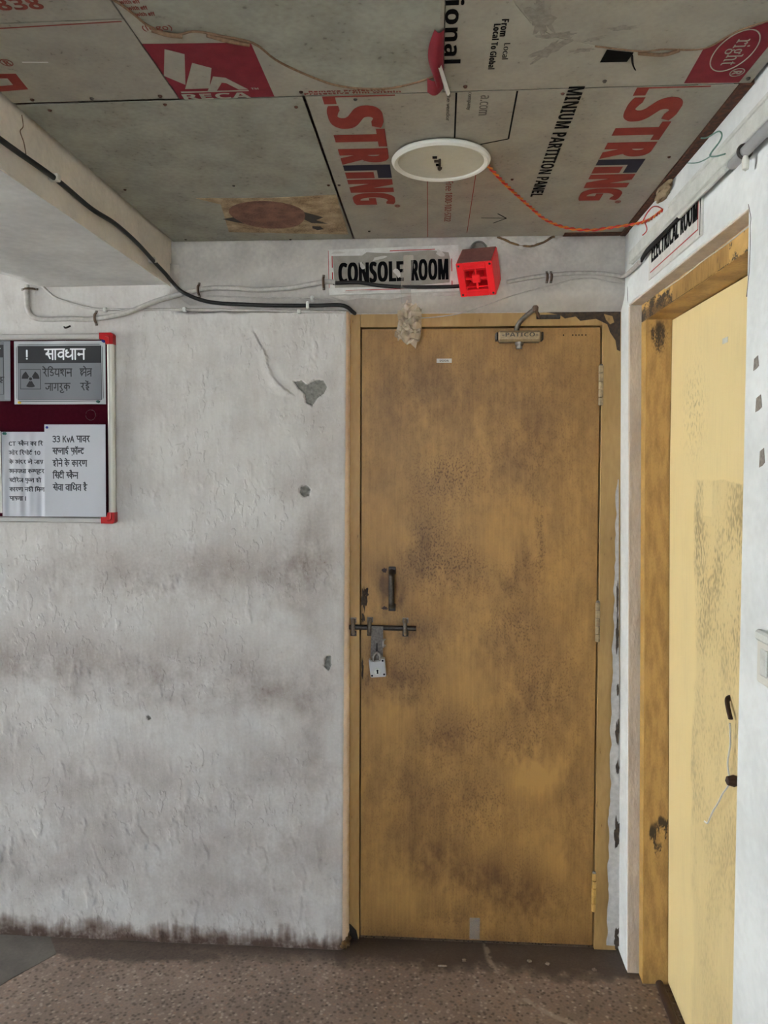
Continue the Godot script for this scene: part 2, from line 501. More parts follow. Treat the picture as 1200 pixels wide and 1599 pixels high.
# ochre paint rubbed and soiled: worn patches, fine specks, streaks
# u, v, half width, half height, haze, specks
const DOOR_SOIL := [[0.22, 0.90, 0.20, 0.06, 0.30, 0.15], [0.55, 0.93, 0.35, 0.06, 0.30, 0.1], [0.78, 0.88, 0.25, 0.10, 0.25, 0.1], [0.37, 0.765, 0.12, 0.035, 0.20, 0.95], [0.70, 0.81, 0.16, 0.05, 0.32, 0.3], [0.28, 0.66, 0.08, 0.06, 0.40, 0.7], [0.42, 0.62, 0.20, 0.035, 0.22, 0.8],
	[0.66, 0.605, 0.04, 0.04, 0.50, 0.6], [0.74, 0.66, 0.02, 0.07, 0.35, 0.6], [0.135, 0.575, 0.055, 0.032, 0.95, 0.3], [0.26, 0.515, 0.09, 0.030, 0.50, 0.4], [0.66, 0.525, 0.12, 0.035, 0.40, 0.7], [0.22, 0.435, 0.10, 0.035, 0.50, 0.7], [0.05, 0.44, 0.03, 0.04, 0.45, 0.4],
	[0.77, 0.42, 0.15, 0.06, 0.45, 0.6], [0.40, 0.345, 0.14, 0.035, 0.42, 0.6], [0.68, 0.335, 0.10, 0.025, 0.35, 0.5], [0.25, 0.25, 0.16, 0.06, 0.30, 0.3], [0.50, 0.235, 0.14, 0.05, 0.30, 0.5], [0.93, 0.25, 0.06, 0.10, 0.35, 0.2], [0.33, 0.155, 0.14, 0.035, 0.60, 0.2], [0.72, 0.09, 0.18, 0.05, 0.65, 0.3], [0.50, 0.11, 0.16, 0.035, 0.50, 0.2],
	[0.40, 0.045, 0.10, 0.02, 0.50, 0.3], [0.5, 0.0, 0.8, 0.018, 0.45, 0.3], [0.60, 0.65, 0.08, 0.05, -0.30, -0.5], [0.09, 0.68, 0.09, 0.06, -0.15, -0.4], [0.75, 0.275, 0.08, 0.030, -0.55, -0.8], [0.85, 0.135, 0.08, 0.03, -0.45, -0.6], [0.15, 0.07, 0.14, 0.03, -0.15, -0.3], [0.12, 0.37, 0.10, 0.03, -0.2, -0.4], [0.45, 0.44, 0.14, 0.04, -0.15, -0.3]]
func door_texture() -> ImageTexture:
	var w := 768
	var h := 2000
	var big := grain(101, 7.0, w, h, 5, 2.2)
	var fine := grain(103, 110.0, w, h, 3, 1.5)
	var streak := grain(105, 80.0, w, h, 4, 22.0)
	var speck := grain(107, 95.0, w, h, 4, 1.5)
	var edge := grain(109, 24.0, w, h, 4, 1.8)
	var d := PackedByteArray()
	d.resize(w * h * 3)
	var i := 0
	for y in h:
		var v := 1.0 - float(y) / h
		var near := []
		for s in DOOR_SOIL:
			if absf(v - s[1]) < s[3] * 2.2: near.append(s)
		for x in w:
			var u := float(x) / w
			var b := big[i] / 255.0
			var e := edge[i] / 255.0
			var soil := 0.16
			var dots := 0.16
			for s in near:
				var dx: float = (u - s[0] + (b - 0.5) * 0.12) / s[2]
				var dy: float = (v - s[1] + (e - 0.5) * 0.03) / s[3]
				var k := exp(-dx * dx - dy * dy)
				soil += s[4] * k
				dots += s[5] * k
			var f := fine[i] / 255.0
			var g := soil * (0.55 + 0.45 * b + 0.35 * (e - 0.5)) + (b - 0.5) * 0.30 + (e - 0.5) * 0.16 + (streak[i] / 255.0 - 0.5) * 0.20 + (f - 0.5) * 0.12
			g = clampf(g, -0.15, 0.95)
			var sp := sstep(0.60, 0.70, speck[i] / 255.0) * clampf(dots, 0.0, 1.0) * sstep(0.3, 0.6, e + dots * 0.25)
			var r := lerpf(182, 110, g)
			var gg := lerpf(140, 79, g)
			var bb := lerpf(79, 45, g)
			d[i * 3] = int(lerpf(r, 86, sp * 0.62)); d[i * 3 + 1] = int(lerpf(gg, 56, sp * 0.62)); d[i * 3 + 2] = int(lerpf(bb, 32, sp * 0.62))
			i += 1
	return tex(w, h, d)

# the lighter side door: fresh paint by the frame, a scuffed field with tape marks
func side_door_texture() -> ImageTexture:
	var w := 512
	var h := 1400
	var big := grain(121, 5.0, w, h, 4, 2.0)
	var streak := grain(123, 70.0, w, h, 3, 20.0)
	var speck := grain(125, 75.0, w, h, 4, 2.6)
	var d := PackedByteArray()
	d.resize(w * h * 3)
	var i := 0
	for y in h:
		var v := 1.0 - float(y) / h
		for x in w:
			var u := float(x) / w
			var b := big[i] / 255.0
			var sp := speck[i] / 255.0
			var fld := sstep(0.27, 0.32, u + (b - 0.5) * 0.06) * (1.0 - sstep(0.765, 0.768, v + (b - 0.5) * 0.01))
			var dens := exp(-pow((v - 0.66) / 0.12, 2.0)) + 0.35 * exp(-pow((v - 0.40) / 0.18, 2.0)) + 0.22
			var g := fld * (0.14 + 0.55 * dens * sstep(0.46, 0.78, sp * 0.6 + b * 0.4)) + (streak[i] / 255.0 - 0.5) * 0.09 + 0.10 * (b - 0.5)
			# scuffs above the field, and pale squares where notices were taped
			g += 0.45 * sstep(0.58, 0.72, sp) * exp(-pow((u - 0.25) / 0.10, 2.0) - pow((v - 0.86) / 0.06, 2.0))
			if (u > 0.36 and u < 0.44 and v > 0.72 and v < 0.775) or (u > 0.74 and u < 0.82 and v > 0.72 and v < 0.765): g *= 0.25
			g = clampf(g, 0.0, 1.0)
			d[i * 3] = int(lerpf(238, 150, g)); d[i * 3 + 1] = int(lerpf(216, 131, g)); d[i * 3 + 2] = int(lerpf(160, 92, g))
			i += 1
	return tex(w, h, d)

# jamb of the side door: streaky paint, a dark burn low down and soot under the head
func jamb_texture() -> ImageTexture:
	var w := 96
	var h := 1600
	var big := grain(161, 3.0, w, h, 5, 3.0)
	var fine := grain(163, 16.0, w, h, 4, 1.6)
	var spot := grain(165, 22.0, w, h, 3)
	var d := PackedByteArray()
	d.resize(w * h * 3)
	var i := 0
	for y in h:
		var v := 1.0 - float(y) / h
		for x in w:
			var u := float(x) / w
			var b := big[i] / 255.0
			var f := fine[i] / 255.0
			var g := 0.20 + (b - 0.5) * 0.9 + (f - 0.5) * 0.35
			g += 0.6 * sstep(0.86, 0.92, spot[i] / 255.0)
			var black := 0.0
			for q in [[0.72, 0.250, 0.20, 0.010, 1.2], [0.42, 0.232, 0.16, 0.014, 1.2], [0.88, 0.236, 0.10, 0.014, 0.9], [0.50, 0.212, 0.20, 0.008, 0.6], [0.55, 0.20, 0.3, 0.02, 0.25], [0.45, 0.985, 0.32, 0.018, 1.0], [0.55, 0.962, 0.22, 0.014, 0.6]]:
				var dx: float = (u - q[0] + (b - 0.5) * 0.4) / q[2]
				var dy: float = (v - q[1] + (f - 0.5) * 0.012) / q[3]
				black += q[4] * exp(-dx * dx - dy * dy)
			black = sstep(0.30, 0.95, black + (f - 0.5) * 0.6)
			g = clampf(g, 0.0, 1.0)
			var c := Vector3(198, 158, 94).lerp(Vector3(138, 102, 54), g).lerp(Vector3(52, 40, 27), black * 0.9)
			d[i * 3] = int(c.x); d[i * 3 + 1] = int(c.y); d[i * 3 + 2] = int(c.z)
			i += 1
	return tex(w, h, d)

# head of that frame: yellow paint flaking off blackened wood along the lower edge
func head_texture() -> ImageTexture:
	var w := 1000
	var h := 72
	var big := grain(171, 14.0, w, h, 4)
	var fine := grain(173, 90.0, w, h, 4)
	var d := PackedByteArray()
	d.resize(w * h * 3)
	var i := 0
	for y in h:
		var v := 1.0 - float(y) / h
		for x in w:
			var u := float(x) / w
			var b := big[i] / 255.0
			var f := fine[i] / 255.0
			var reach := 0.95 - 0.62 * sstep(0.10, 0.55, u) - 0.25 * sstep(0.55, 0.9, u)
			var bare := sstep(-0.10, 0.16, reach - v + (b - 0.5) * 0.9 + (f - 0.5) * 0.4)
			bare = maxf(bare, sstep(0.62, 0.70, b) * sstep(0.45, 0.6, f) * 0.9)
			var c := Vector3(214, 176, 108).lerp(Vector3(186, 146, 82), b)
			c = c.lerp(Vector3(124, 92, 52).lerp(Vector3(44, 35, 27), sstep(0.35, 0.62, f * 0.5 + b * 0.5)), bare)
			d[i * 3] = int(c.x); d[i * 3 + 1] = int(c.y); d[i * 3 + 2] = int(c.z)
			i += 1
	return tex(w, h, d)

const WALL_LO := Vector2(-2.0, 0.0)
const WALL_HI := Vector2(-0.278, 2.27)
# handprints, rubbed dirt and splashes on the limewashed wall, last row painted shade: x, y, half width, half height, amount
const WALL_SOIL_AND_SHADE := [[-0.415, 1.32, 0.08, 0.17, 0.42], [-0.62, 1.28, 0.22, 0.07, 0.22], [-0.90, 1.25, 0.22, 0.10, 0.25], [-1.34, 0.95, 0.26, 0.10, 0.42], [-1.75, 0.95, 0.24, 0.10, 0.4], [-0.82, 0.92, 0.28, 0.12, 0.38],
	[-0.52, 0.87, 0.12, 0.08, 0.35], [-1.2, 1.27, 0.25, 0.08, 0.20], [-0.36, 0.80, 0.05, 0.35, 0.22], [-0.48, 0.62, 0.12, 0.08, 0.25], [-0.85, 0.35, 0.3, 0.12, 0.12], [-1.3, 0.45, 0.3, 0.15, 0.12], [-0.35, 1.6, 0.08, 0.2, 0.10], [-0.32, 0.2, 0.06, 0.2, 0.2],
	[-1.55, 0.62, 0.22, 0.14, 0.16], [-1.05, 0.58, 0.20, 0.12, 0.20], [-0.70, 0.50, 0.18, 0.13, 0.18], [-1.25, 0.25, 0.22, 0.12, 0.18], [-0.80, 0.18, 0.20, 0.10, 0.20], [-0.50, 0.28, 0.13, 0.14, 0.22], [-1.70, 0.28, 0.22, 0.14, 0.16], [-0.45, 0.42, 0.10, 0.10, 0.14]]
func wall_texture() -> ImageTexture:
	var w := 1024
	var h := 1350
	var big := grain(131, 6.0, w, h, 4)
	var fine := grain(133, 120.0, w, h, 3)
	var streak := grain(135, 70.0, w, h, 3, 8.0)
	var edge := grain(137, 22.0, w, h, 4)
	var chips := wall_chips()
	var d := PackedByteArray()
	d.resize(w * h * 3)
	var i := 0
	for y in h:
		var wy := lerpf(WALL_HI.y, WALL_LO.y, float(y) / h)
		for x in w:
			var wx := lerpf(WALL_LO.x, WALL_HI.x, float(x) / w)
			var b := big[i] / 255.0
			var f := fine[i] / 255.0
			var e := edge[i] / 255.0
			var soil := 0.06  # dirt, plus the shade painted over the lower wall
			for s in WALL_SOIL_AND_SHADE:
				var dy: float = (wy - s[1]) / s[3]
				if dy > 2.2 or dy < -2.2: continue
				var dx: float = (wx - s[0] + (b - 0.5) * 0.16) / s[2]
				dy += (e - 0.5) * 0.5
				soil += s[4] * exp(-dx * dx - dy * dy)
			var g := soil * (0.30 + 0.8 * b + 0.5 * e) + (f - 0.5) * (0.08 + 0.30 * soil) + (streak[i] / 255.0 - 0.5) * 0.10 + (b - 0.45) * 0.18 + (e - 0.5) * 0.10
			g += 0.4 * sstep(0.80, 0.88, f) * sstep(0.6, 0.75, e)
			g -= 0.30 * sstep(0.74, 0.84, f) * sstep(0.52, 0.70, b) * (0.4 + soil)      # pale scratches through the dirt
			# mop splashes along the foot of the wall
			var foot := 1.0 - sstep(0.004, 0.045 + 0.09 * e * b + 0.05 * (b - 0.5) + 0.04 * (streak[i] / 255.0), wy + 0.02 * (f - 0.5))
			g = maxf(g, foot * (0.32 + 1.3 * e + 0.9 * f + 0.5 * (streak[i] / 255.0 - 0.5)))
			g = clampf(g, -0.06, 1.5)
			var r := lerpf(206, 124, g)
			var gg := lerpf(202, 110, g)
			var bb := lerpf(197, 101, g)
			for c in chips:
				if absf(wx - c[0]) < c[2] and absf(wy - c[1]) < c[3] and chip_depth(c, wx, wy) > 0.4:
					r = 128 + 40 * (f - 0.5); gg = 126 + 40 * (f - 0.5); bb = 119 + 40 * (f - 0.5)
			d[i * 3] = int(r); d[i * 3 + 1] = int(gg); d[i * 3 + 2] = int(bb)
			i += 1
	return tex(w, h, d)

# fine relief of the same wall: brush drag, blisters and small scales of limewash
func wall_relief() -> ImageTexture:
	var w := 1024
	var h := 1350
	var drag := grain(181, 150.0, w, h, 3, 4.0)
	var scale := grain(183, 46.0, w, h, 4, 1.8)
	var area := grain(185, 5.0, w, h, 3)
	var d := PackedByteArray()
	d.resize(w * h)
	for i in w * h:
		var a := sstep(0.35, 0.75, area[i] / 255.0)
		d[i] = int(255.0 * clampf(0.35 + 0.16 * (drag[i] / 255.0 - 0.5) + (0.10 + 0.40 * a) * sstep(0.60, 0.70, scale[i] / 255.0) + 0.10 * (scale[i] / 255.0 - 0.5), 0.0, 1.0))
	return ImageTexture.create_from_image(Image.create_from_data(w, h, false, Image.FORMAT_L8, d))

# flaked-off plaster: centre, reach, outline (x, y relative to the centre)
func wall_chips() -> Array:
	return [
		[-0.405, 1.855, 0.07, 0.06, pv([-0.055, 0.030, -0.030, 0.034, -0.012, 0.020, 0.018, 0.036, 0.042, 0.034, 0.054, 0.012, 0.044, -0.008, 0.024, -0.022, 0.006, -0.048, -0.014, -0.040, -0.020, -0.008, -0.040, 0.008])],
		[-0.423, 1.528, 0.03, 0.03, pv([-0.014, 0.014, 0.004, 0.020, 0.018, 0.008, 0.014, -0.014, -0.004, -0.020, -0.018, -0.004])],
		[-0.347, 0.964, 0.03, 0.04, pv([-0.006, 0.022, 0.010, 0.024, 0.012, -0.006, 0.002, -0.026, -0.012, -0.012])],
		[-0.952, 0.765, 0.02, 0.02, pv([-0.008, 0.004, 0.004, 0.007, 0.009, -0.003, -0.002, -0.008])],
	]

func chip_depth(c: Array, x: float, y: float) -> float:
	var p := Vector2(x - c[0], y - c[1])
	var poly: PackedVector2Array = c[4]
	if not Geometry2D.is_point_in_polygon(p, poly): return 0.0
	return 1.0

func terrazzo_texture() -> ImageTexture:
	var s := 1024
	var n1 := noise(141, 5.0 / s, 4).get_seamless_image(s, s).get_data()
	var cell := FastNoiseLite.new()
	cell.seed = 9
	cell.noise_type = FastNoiseLite.TYPE_CELLULAR
	cell.cellular_return_type = FastNoiseLite.RETURN_CELL_VALUE
	cell.frequency = 105.0 / s
	cell.fractal_type = FastNoiseLite.FRACTAL_NONE
	var cv := cell.get_seamless_image(s, s).get_data()
	var dist := cell.duplicate()
	dist.cellular_return_type = FastNoiseLite.RETURN_DISTANCE
	var cd: PackedByteArray = dist.get_seamless_image(s, s).get_data()
	var n2 := noise(143, 160.0 / s, 2).get_seamless_image(s, s).get_data()
	var d := PackedByteArray()
	d.resize(s * s * 3)
	for i in s * s:
		var t := n1[i] / 255.0
		var c := Vector3(148, 130, 117).lerp(Vector3(122, 107, 96), t)
		var v := cv[i] / 255.0
		var near := 1.0 - sstep(0.22, 0.42, cd[i] / 255.0)
		if v > 0.78: c = c.lerp(Vector3(165, 154, 140), near * 0.75)
		elif v < 0.24: c = c.lerp(Vector3(48, 42, 38), near * 0.85)
		elif v < 0.36: c = c.lerp(Vector3(128, 98, 80), near * 0.6)
		c *= 0.90 + 0.2 * n2[i] / 255.0
		d[i * 3] = int(c.x); d[i * 3 + 1] = int(c.y); d[i * 3 + 2] = int(c.z)
	return tex(s, s, d)

# the near floor: terrazzo chips, with dirt trodden along the foot of the wall and door
func floor_texture() -> ImageTexture:
	var w := 1408
	var h := 800
	var n1 := grain(151, 9.0, w, h, 5)
	var n2 := grain(153, 260.0, w, h, 2)
	var n3 := grain(155, 40.0, w, h, 4)
	var cell := FastNoiseLite.new()
	cell.seed = 19
	cell.noise_type = FastNoiseLite.TYPE_CELLULAR
	cell.cellular_return_type = FastNoiseLite.RETURN_CELL_VALUE
	cell.frequency = 0.17
	cell.fractal_type = FastNoiseLite.FRACTAL_NONE
	var cv := cell.get_image(w, h).get_data()
	var dist: FastNoiseLite = cell.duplicate()
	dist.cellular_return_type = FastNoiseLite.RETURN_DISTANCE
	var cd := dist.get_image(w, h).get_data()
	var d := PackedByteArray()
	d.resize(w * h * 3)
	var i := 0
	for y in h:
		var z := lerpf(-0.06, 1.5, float(y) / h)
		for x in w:
			var wx := lerpf(-2.0, 0.75, float(x) / w)
			var t := n1[i] / 255.0
			var e := n3[i] / 255.0
			var c := Vector3(150, 131, 118).lerp(Vector3(122, 106, 95), t)
			var v := cv[i] / 255.0
			var near := 1.0 - sstep(0.20, 0.50, cd[i] / 255.0)
			if v > 0.80: c = c.lerp(Vector3(188, 172, 156), near * 0.65 * e * 1.6)
			elif v < 0.26: c = c.lerp(Vector3(82, 68, 60), near * 0.75 * (0.4 + e))
			elif v < 0.36: c = c.lerp(Vector3(156, 124, 104), near * 0.5)
			c *= 0.92 + 0.16 * n2[i] / 255.0
			# dirt: along the wall, before the door, and one dark smear
			var edge := 0.055 if wx < -0.29 else 0.015
			var dirt := (1.0 - sstep(edge * 0.4, edge + 0.09 * t + 0.05 * (e - 0.3), z)) * 0.85
			dirt = maxf(dirt, 0.8 * (1.0 - sstep(0.7, 1.25, Vector2((wx + 1.02) / 0.33, (z - 0.075) / 0.045).length() + (e - 0.5) * 0.7)))
			if wx > -0.32: dirt = maxf(dirt, (1.0 - sstep(0.03, 0.12, z + (e - 0.5) * 0.09 + (t - 0.5) * 0.07)) * 1.05)
			# pale scuff arcs where the door drags
			var r := Vector2(wx - 0.58, z + 0.06).length()
			var arc := (1.0 - sstep(0.004, 0.016, absf(r - 0.40 - 0.01 * (t - 0.5)))) * sstep(0.45, 0.62, e) * (1.0 if wx < 0.5 else 0.0)
			dirt *= 0.7 + 0.5 * e
			c = c.lerp(Vector3(70, 58, 51).lerp(Vector3(94, 82, 73), n2[i] / 255.0 * e), clampf(dirt, 0.0, 0.95))
			c = c.lerp(Vector3(182, 168, 152), arc * 0.55)
			d[i * 3] = int(c.x); d[i * 3 + 1] = int(c.y); d[i * 3 + 2] = int(c.z)
			i += 1
	return tex(w, h, d)

# ---------------------------------------------------------------- room
func build_shell() -> void:
	# floor
	var fl := thing("floor", "speckled brown-grey terrazzo floor", "floor", "", "structure")
	put("terrazzo_slab", box(Vector3(LEFT_X - 0.15, -0.12, -0.16), Vector3(0.9, -0.001, REAR_Z + 0.15), 0.0), M.terrazzo, fl)
	var ff := func(u: float, v: float) -> Vector3: return Vector3(lerpf(-2.0, 0.75, u), 0.0, lerpf(1.5, -0.06, v))
	put("terrazzo_top", sheet(4, 4, ff, Vector3.UP), mat("terrazzo_near", Color.WHITE, 0.6, floor_texture()), fl)
	put("grey_patch", plate(pv([-2.0, 0.013, -1.30, 0.013, -1.235, 0.10, -1.32, 0.24, -1.42, 0.45, -1.6, 0.7, -2.0, 0.9]), Vector3.ZERO, Vector3.RIGHT, Vector3.BACK, Vector3.UP, 0.0015), M.floor_grey, fl)

	# the limewashed wall left of the door, with its bumps, flakes and chips
	var n1 := noise(201, 2.2, 3)
	var n2 := noise(203, 15.0, 4)
	var n3 := noise(205, 34.0, 3)
	var n4 := noise(207, 5.0, 2)
	var chips := wall_chips()
	var ridge := pv([-0.583, 2.032, -0.551, 1.974, -0.539, 1.928, -0.524, 1.897, -0.499, 1.870, -0.474, 1.851])
	var hf := func(u: float, v: float) -> Vector3:
		var x := lerpf(WALL_LO.x, WALL_HI.x, u)
		var y := lerpf(WALL_LO.y, WALL_HI.y, v)
		var z := 0.012 + 0.003 * n1.get_noise_2d(x, y)
		var b := n2.get_noise_2d(x, y * 0.42)
		var rough := clampf(0.22 + n4.get_noise_2d(x + 3.0, y) * 1.3 + 0.55 * (1.0 - sstep(0.2, 0.75, y)), 0.05, 1.3)
		z += 0.0015 * rough * sstep(0.16, 0.34, b) + 0.0006 * rough * b
		z += 0.0005 * rough * n3.get_noise_2d(x, y * 0.5)
		for c in chips:
			if absf(x - c[0]) < c[2] and absf(y - c[1]) < c[3]:
				z -= 0.006 * chip_depth(c, x, y) * (0.8 + 0.4 * n3.get_noise_2d(x * 2.0, y * 2.0))
		# an old patch with a proud lower edge, left of the chip
		if y > 1.84 and y < 2.05 and x > -0.60 and x < -0.42:
			for k in ridge.size() - 1:
				var a := ridge[k]
				var bq := ridge[k + 1]
				var cp := Geometry2D.get_closest_point_to_segment(Vector2(x, y), a, bq)
				var dd := cp.distance_to(Vector2(x, y))
				var sd := (bq - a).cross(Vector2(x, y) - a)
				if dd < 0.03: z += 0.0022 * (1.0 - dd / 0.03) * (1.0 if sd < 0.0 else -0.8)
		# the head of the wall beside the beam, and its rounded end at the door
		if x > BEAM_X: z -= 0.03 * sstep(BEAM_X, BEAM_X + 0.06, x) * sstep(2.108, 2.118, y + 0.004 * n2.get_noise_2d(x, 0.0))
		var k := (-0.2868 - 0.010 * (1.0 - y / 2.1) + 0.0015 * b) - x
		if k < 0.007: z -= 0.004 * (1.0 - sqrt(maxf(0.0, 1.0 - pow(1.0 - maxf(k, 0.0) / 0.007, 2.0))))
		return Vector3(minf(x, x + minf(k, 0.0)), y, z)
	var wb := thing("wall_back", "white limewashed plaster wall with brown smudges", "wall", "", "structure")
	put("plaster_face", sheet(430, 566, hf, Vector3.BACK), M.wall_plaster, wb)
	var core := st_new()
	add_box(core, Vector3(-2.0, 0.0, -0.14), Vector3(-0.296, 2.5, -0.03), 0.0)
	add_box(core, Vector3(LEFT_X - 0.1, 0.0, -0.14), Vector3(-2.0, 2.5, 0.012), 0.0)
	add_box(core, Vector3(-0.296, 2.11, -0.14), Vector3(0.62, 2.5, -0.051), 0.0)
	put("masonry", core.commit(), M.limewash, wb)
	# the reveal beside the door frame, bare and pinkish
	var rv := func(u: float, v: float) -> Vector3:
		var y := 0.03 + v * 2.08
		var a := -0.2875 - 0.010 * (1.0 - y / 2.1)
		var p := Vector2(a, 0.0125).lerp(Vector2(-0.2820, -0.004), u * 2.0) if u < 0.5 else Vector2(-0.2820, -0.004).lerp(Vector2(-0.2810, -0.056), u * 2.0 - 1.0)
		return Vector3(p.x + 0.0012 * n2.get_noise_2d(y * 3.0, 0.0), y, p.y)
	put("reveal", sheet(4, 300, rv, Vector3.RIGHT), M.plaster_peach, wb)
	var rub := func(u: float, v: float) -> Vector3:
		var t := u * TAU
		var ph := v * PI
		var r := 1.0 + 0.8 * n2.get_noise_3d(cos(t) * sin(ph), cos(ph), sin(t) * sin(ph))
		return Vector3(-0.292 + 0.020 * r * cos(t) * sin(ph), 0.016 + 0.022 * r * cos(ph), -0.018 + 0.034 * r * sin(t) * sin(ph))
	put("crumbled_foot", sheet(20, 12, rub, Vector3.UP, Vector3(-0.292, 0.016, -0.018)), M.grime_mid, wb)
	for p in [[-1.218, 2.061, 0.006]]:
		put("nail", tube([Vector3(-1.228, 2.068, 0.01), Vector3(-1.216, 2.062, 0.024), Vector3(-1.205, 2.070, 0.014)], 0.003, 3, 6), M.steel_dark, wb)

	# the beam over the door: a flat face whose foot rounds back to the frame
	var bm := func(u: float, v: float) -> Vector3:
		var x := lerpf(BEAM_X, WALL_X + 0.01, u)
		var s := v * 0.30
		var y: float
		var z: float
		if s < 0.085:
			var t := s / 0.085
			z = lerpf(-0.055, 0.0, sin(t * PI / 2.0)); y = 2.112 + 0.060 * t
		else:
			y = 2.172 + (s - 0.085) * 0.172 / 0.215
			z = 0.0
		z += 0.0022 * n1.get_noise_2d(x * 1.5, y * 3.0) + 0.0012 * n2.get_noise_2d(x, y)
		# plaster fallen away under the ceiling above the siren, and its torn lip
		var lip := 2.345 - 0.036 * exp(-pow((x - 0.285) / 0.065, 2.0)) - 0.012 * n2.get_noise_2d(x * 2.0, 3.0)
		if x > 0.16 and x < 0.40: z += 0.010 * sstep(lip - 0.006, lip + 0.001, y) - 0.004 * (1.0 - sstep(0.0, 0.010, absf(y - lip)))
		if Vector2(x - 0.137, (y - 2.305) * 1.2).length() < 0.026: z = -0.046
		return Vector3(x, y, z)
	var wh := thing("wall_above_door", "cream plaster beam face over the yellow door", "wall", "", "structure")
	put("beam_face", sheet(360, 90, bm, Vector3.BACK), M.plaster_cream, wh)
	put("crack", tube([Vector3(0.195, 2.341, 0.0045), Vector3(0.215, 2.334, 0.0045), Vector3(0.243, 2.321, 0.0045), Vector3(0.275, 2.313, 0.0045), Vector3(0.303, 2.311, 0.0045), Vector3(0.340, 2.322, 0.0045), Vector3(0.365, 2.336, 0.0045), Vector3(0.378, 2.341, 0.002)], 0.0038, 6, 7), M.grime_mid, wh)

	# left: the beam side and the lower plaster ceiling
	var so := thing("ceiling_soffit", "low whitewashed plaster ceiling left of the beam", "ceiling", "", "structure")
	var side := func(u: float, v: float) -> Vector3:
		var z := u * REAR_Z
		var y := lerpf(SOFFIT - 0.004, CEIL + 0.16, v)
		return Vector3(BEAM_X + 0.003 * n1.get_noise_2d(z, y * 2.0) + 0.001 * n2.get_noise_2d(z, y), y, z)
	put("beam_side", sheet(500, 12, side, Vector3.RIGHT), M.plaster_beam, so)
	put("crack", tube([Vector3(BEAM_X + 0.002, 2.339, 0.92), Vector3(BEAM_X + 0.002, 2.318, 0.915), Vector3(BEAM_X + 0.002, 2.302, 0.927), Vector3(BEAM_X + 0.002, 2.285, 0.913), Vector3(BEAM_X + 0.002, 2.262, 0.905)], 0.0011, 5, 5), M.torn_edge, so)
	var under := func(u: float, v: float) -> Vector3:
		var x := lerpf(BEAM_X, LEFT_X, u * u * 0.6 + u * 0.4)
		var z := v * REAR_Z
		var y := SOFFIT + 0.004 * n1.get_noise_2d(x, z)
		y += 0.045 * sstep(-1.29, -1.46, x) * (1.0 - sstep(0.0, 0.5, z))
		return Vector3(x, y, z)
	put("soffit_face", sheet(120, 120, under, Vector3.DOWN), M.plaster_soffit, so)
	put("slab", box(Vector3(LEFT_X - 0.15, 2.27, -0.14), Vector3(BEAM_X - 0.006, 2.6, REAR_Z + 0.15), 0.0), M.plaster_soffit, so)

	# right wall with the opening of the second door
	var wr := thing("wall_right", "bright white plaster wall around the side door", "wall", "", "structure")
	var st := st_new()
	add_box(st, Vector3(WALL_X, 0, -0.14), Vector3(0.87, 2.5, 0.062), 0.006, Transform3D(), true)
	add_box(st, Vector3(WALL_X, 2.11, 0.05), Vector3(0.87, 2.5, 0.96), 0.005, Transform3D(), true)
	add_box(st, Vector3(WALL_X, 0, 0.945), Vector3(0.87, 2.5, REAR_Z + 0.1), 0.005)
	put("plaster", st.commit(), M.plaster_white, wr)
	st = st_new()
	add_box(st, Vector3(WALL_X + 0.003, 0, 0.05), Vector3(0.66, 2.107, 0.0635), 0.001, Transform3D(), true)
	add_box(st, Vector3(WALL_X + 0.003, 2.1085, 0.055), Vector3(0.66, 2.12, 0.946), 0.001, Transform3D(), true)
	put("bare_reveal", st.commit(), M.plaster_bare, wr)
	put("crack", tube([Vector3(WALL_X, 2.118, 0.947), Vector3(WALL_X, 2.089, 0.960), Vector3(WALL_X, 2.074, 0.958), Vector3(WALL_X, 2.040, 0.960), Vector3(WALL_X, 1.991, 0.958), Vector3(WALL_X, 1.940, 0.947)], 0.0009, 5, 5), M.steel_dark, wr)
	# the flaking skirt of plaster between the first door frame and the corner
	var sk := func(u: float, v: float) -> Vector3:
		var y := 0.02 + v * 1.55
		var x := lerpf(0.592 - 0.012 * (1.0 - y / 1.6) + 0.006 * n4.get_noise_2d(1.0, y * 2.0), 0.632, u)
		return Vector3(minf(x, WALL_X + (1.0 - y) * 0.017 + 0.002), y, -0.044 + 0.004 * u + 0.003 * n3.get_noise_2d(x, y * 0.6))
	put("flaking_plaster", sheet(8, 240, sk, Vector3.BACK), M.limewash, wr)
	for c in [[1.19, 0.045, 0.003, 1], [1.06, 0.06, 0.004, 2], [0.74, 0.04, 0.006, 3], [0.62, 0.02, 0.005, 4], [0.40, 0.045, 0.009, 5], [0.045, 0.035, 0.010, 6], [0.88, 0.02, 0.003, 7]]:
		put("hole", plate(blot(WALL_X + (1.0 - c[0]) * 0.017 - c[2] * 0.7, c[0], c[2], c[1], c[3], 24, 0.4), Vector3(0, 0, -0.043), Vector3.RIGHT, Vector3.UP, Vector3.BACK, 0.003), M.grime_brown, wr)

	# the rest of the corridor, behind and beside the viewer
	var bk := thing("wall_rear", "plain white plaster wall at the far end of the corridor", "wall", "", "structure")
	st = st_new()
	var w2 := [-1.35, -0.35, 0.95, 2.1]      # window behind the viewer: x from, x to, sill, head
	add_box(st, Vector3(LEFT_X - 0.15, 0, REAR_Z), Vector3(w2[0], 2.6, REAR_Z + 0.15), 0.0)
	add_box(st, Vector3(w2[1], 0, REAR_Z), Vector3(0.9, 2.6, REAR_Z + 0.15), 0.0)
	add_box(st, Vector3(w2[0], 0, REAR_Z), Vector3(w2[1], w2[2], REAR_Z + 0.15), 0.0)
	add_box(st, Vector3(w2[0], w2[3], REAR_Z), Vector3(w2[1], 2.6, REAR_Z + 0.15), 0.0)
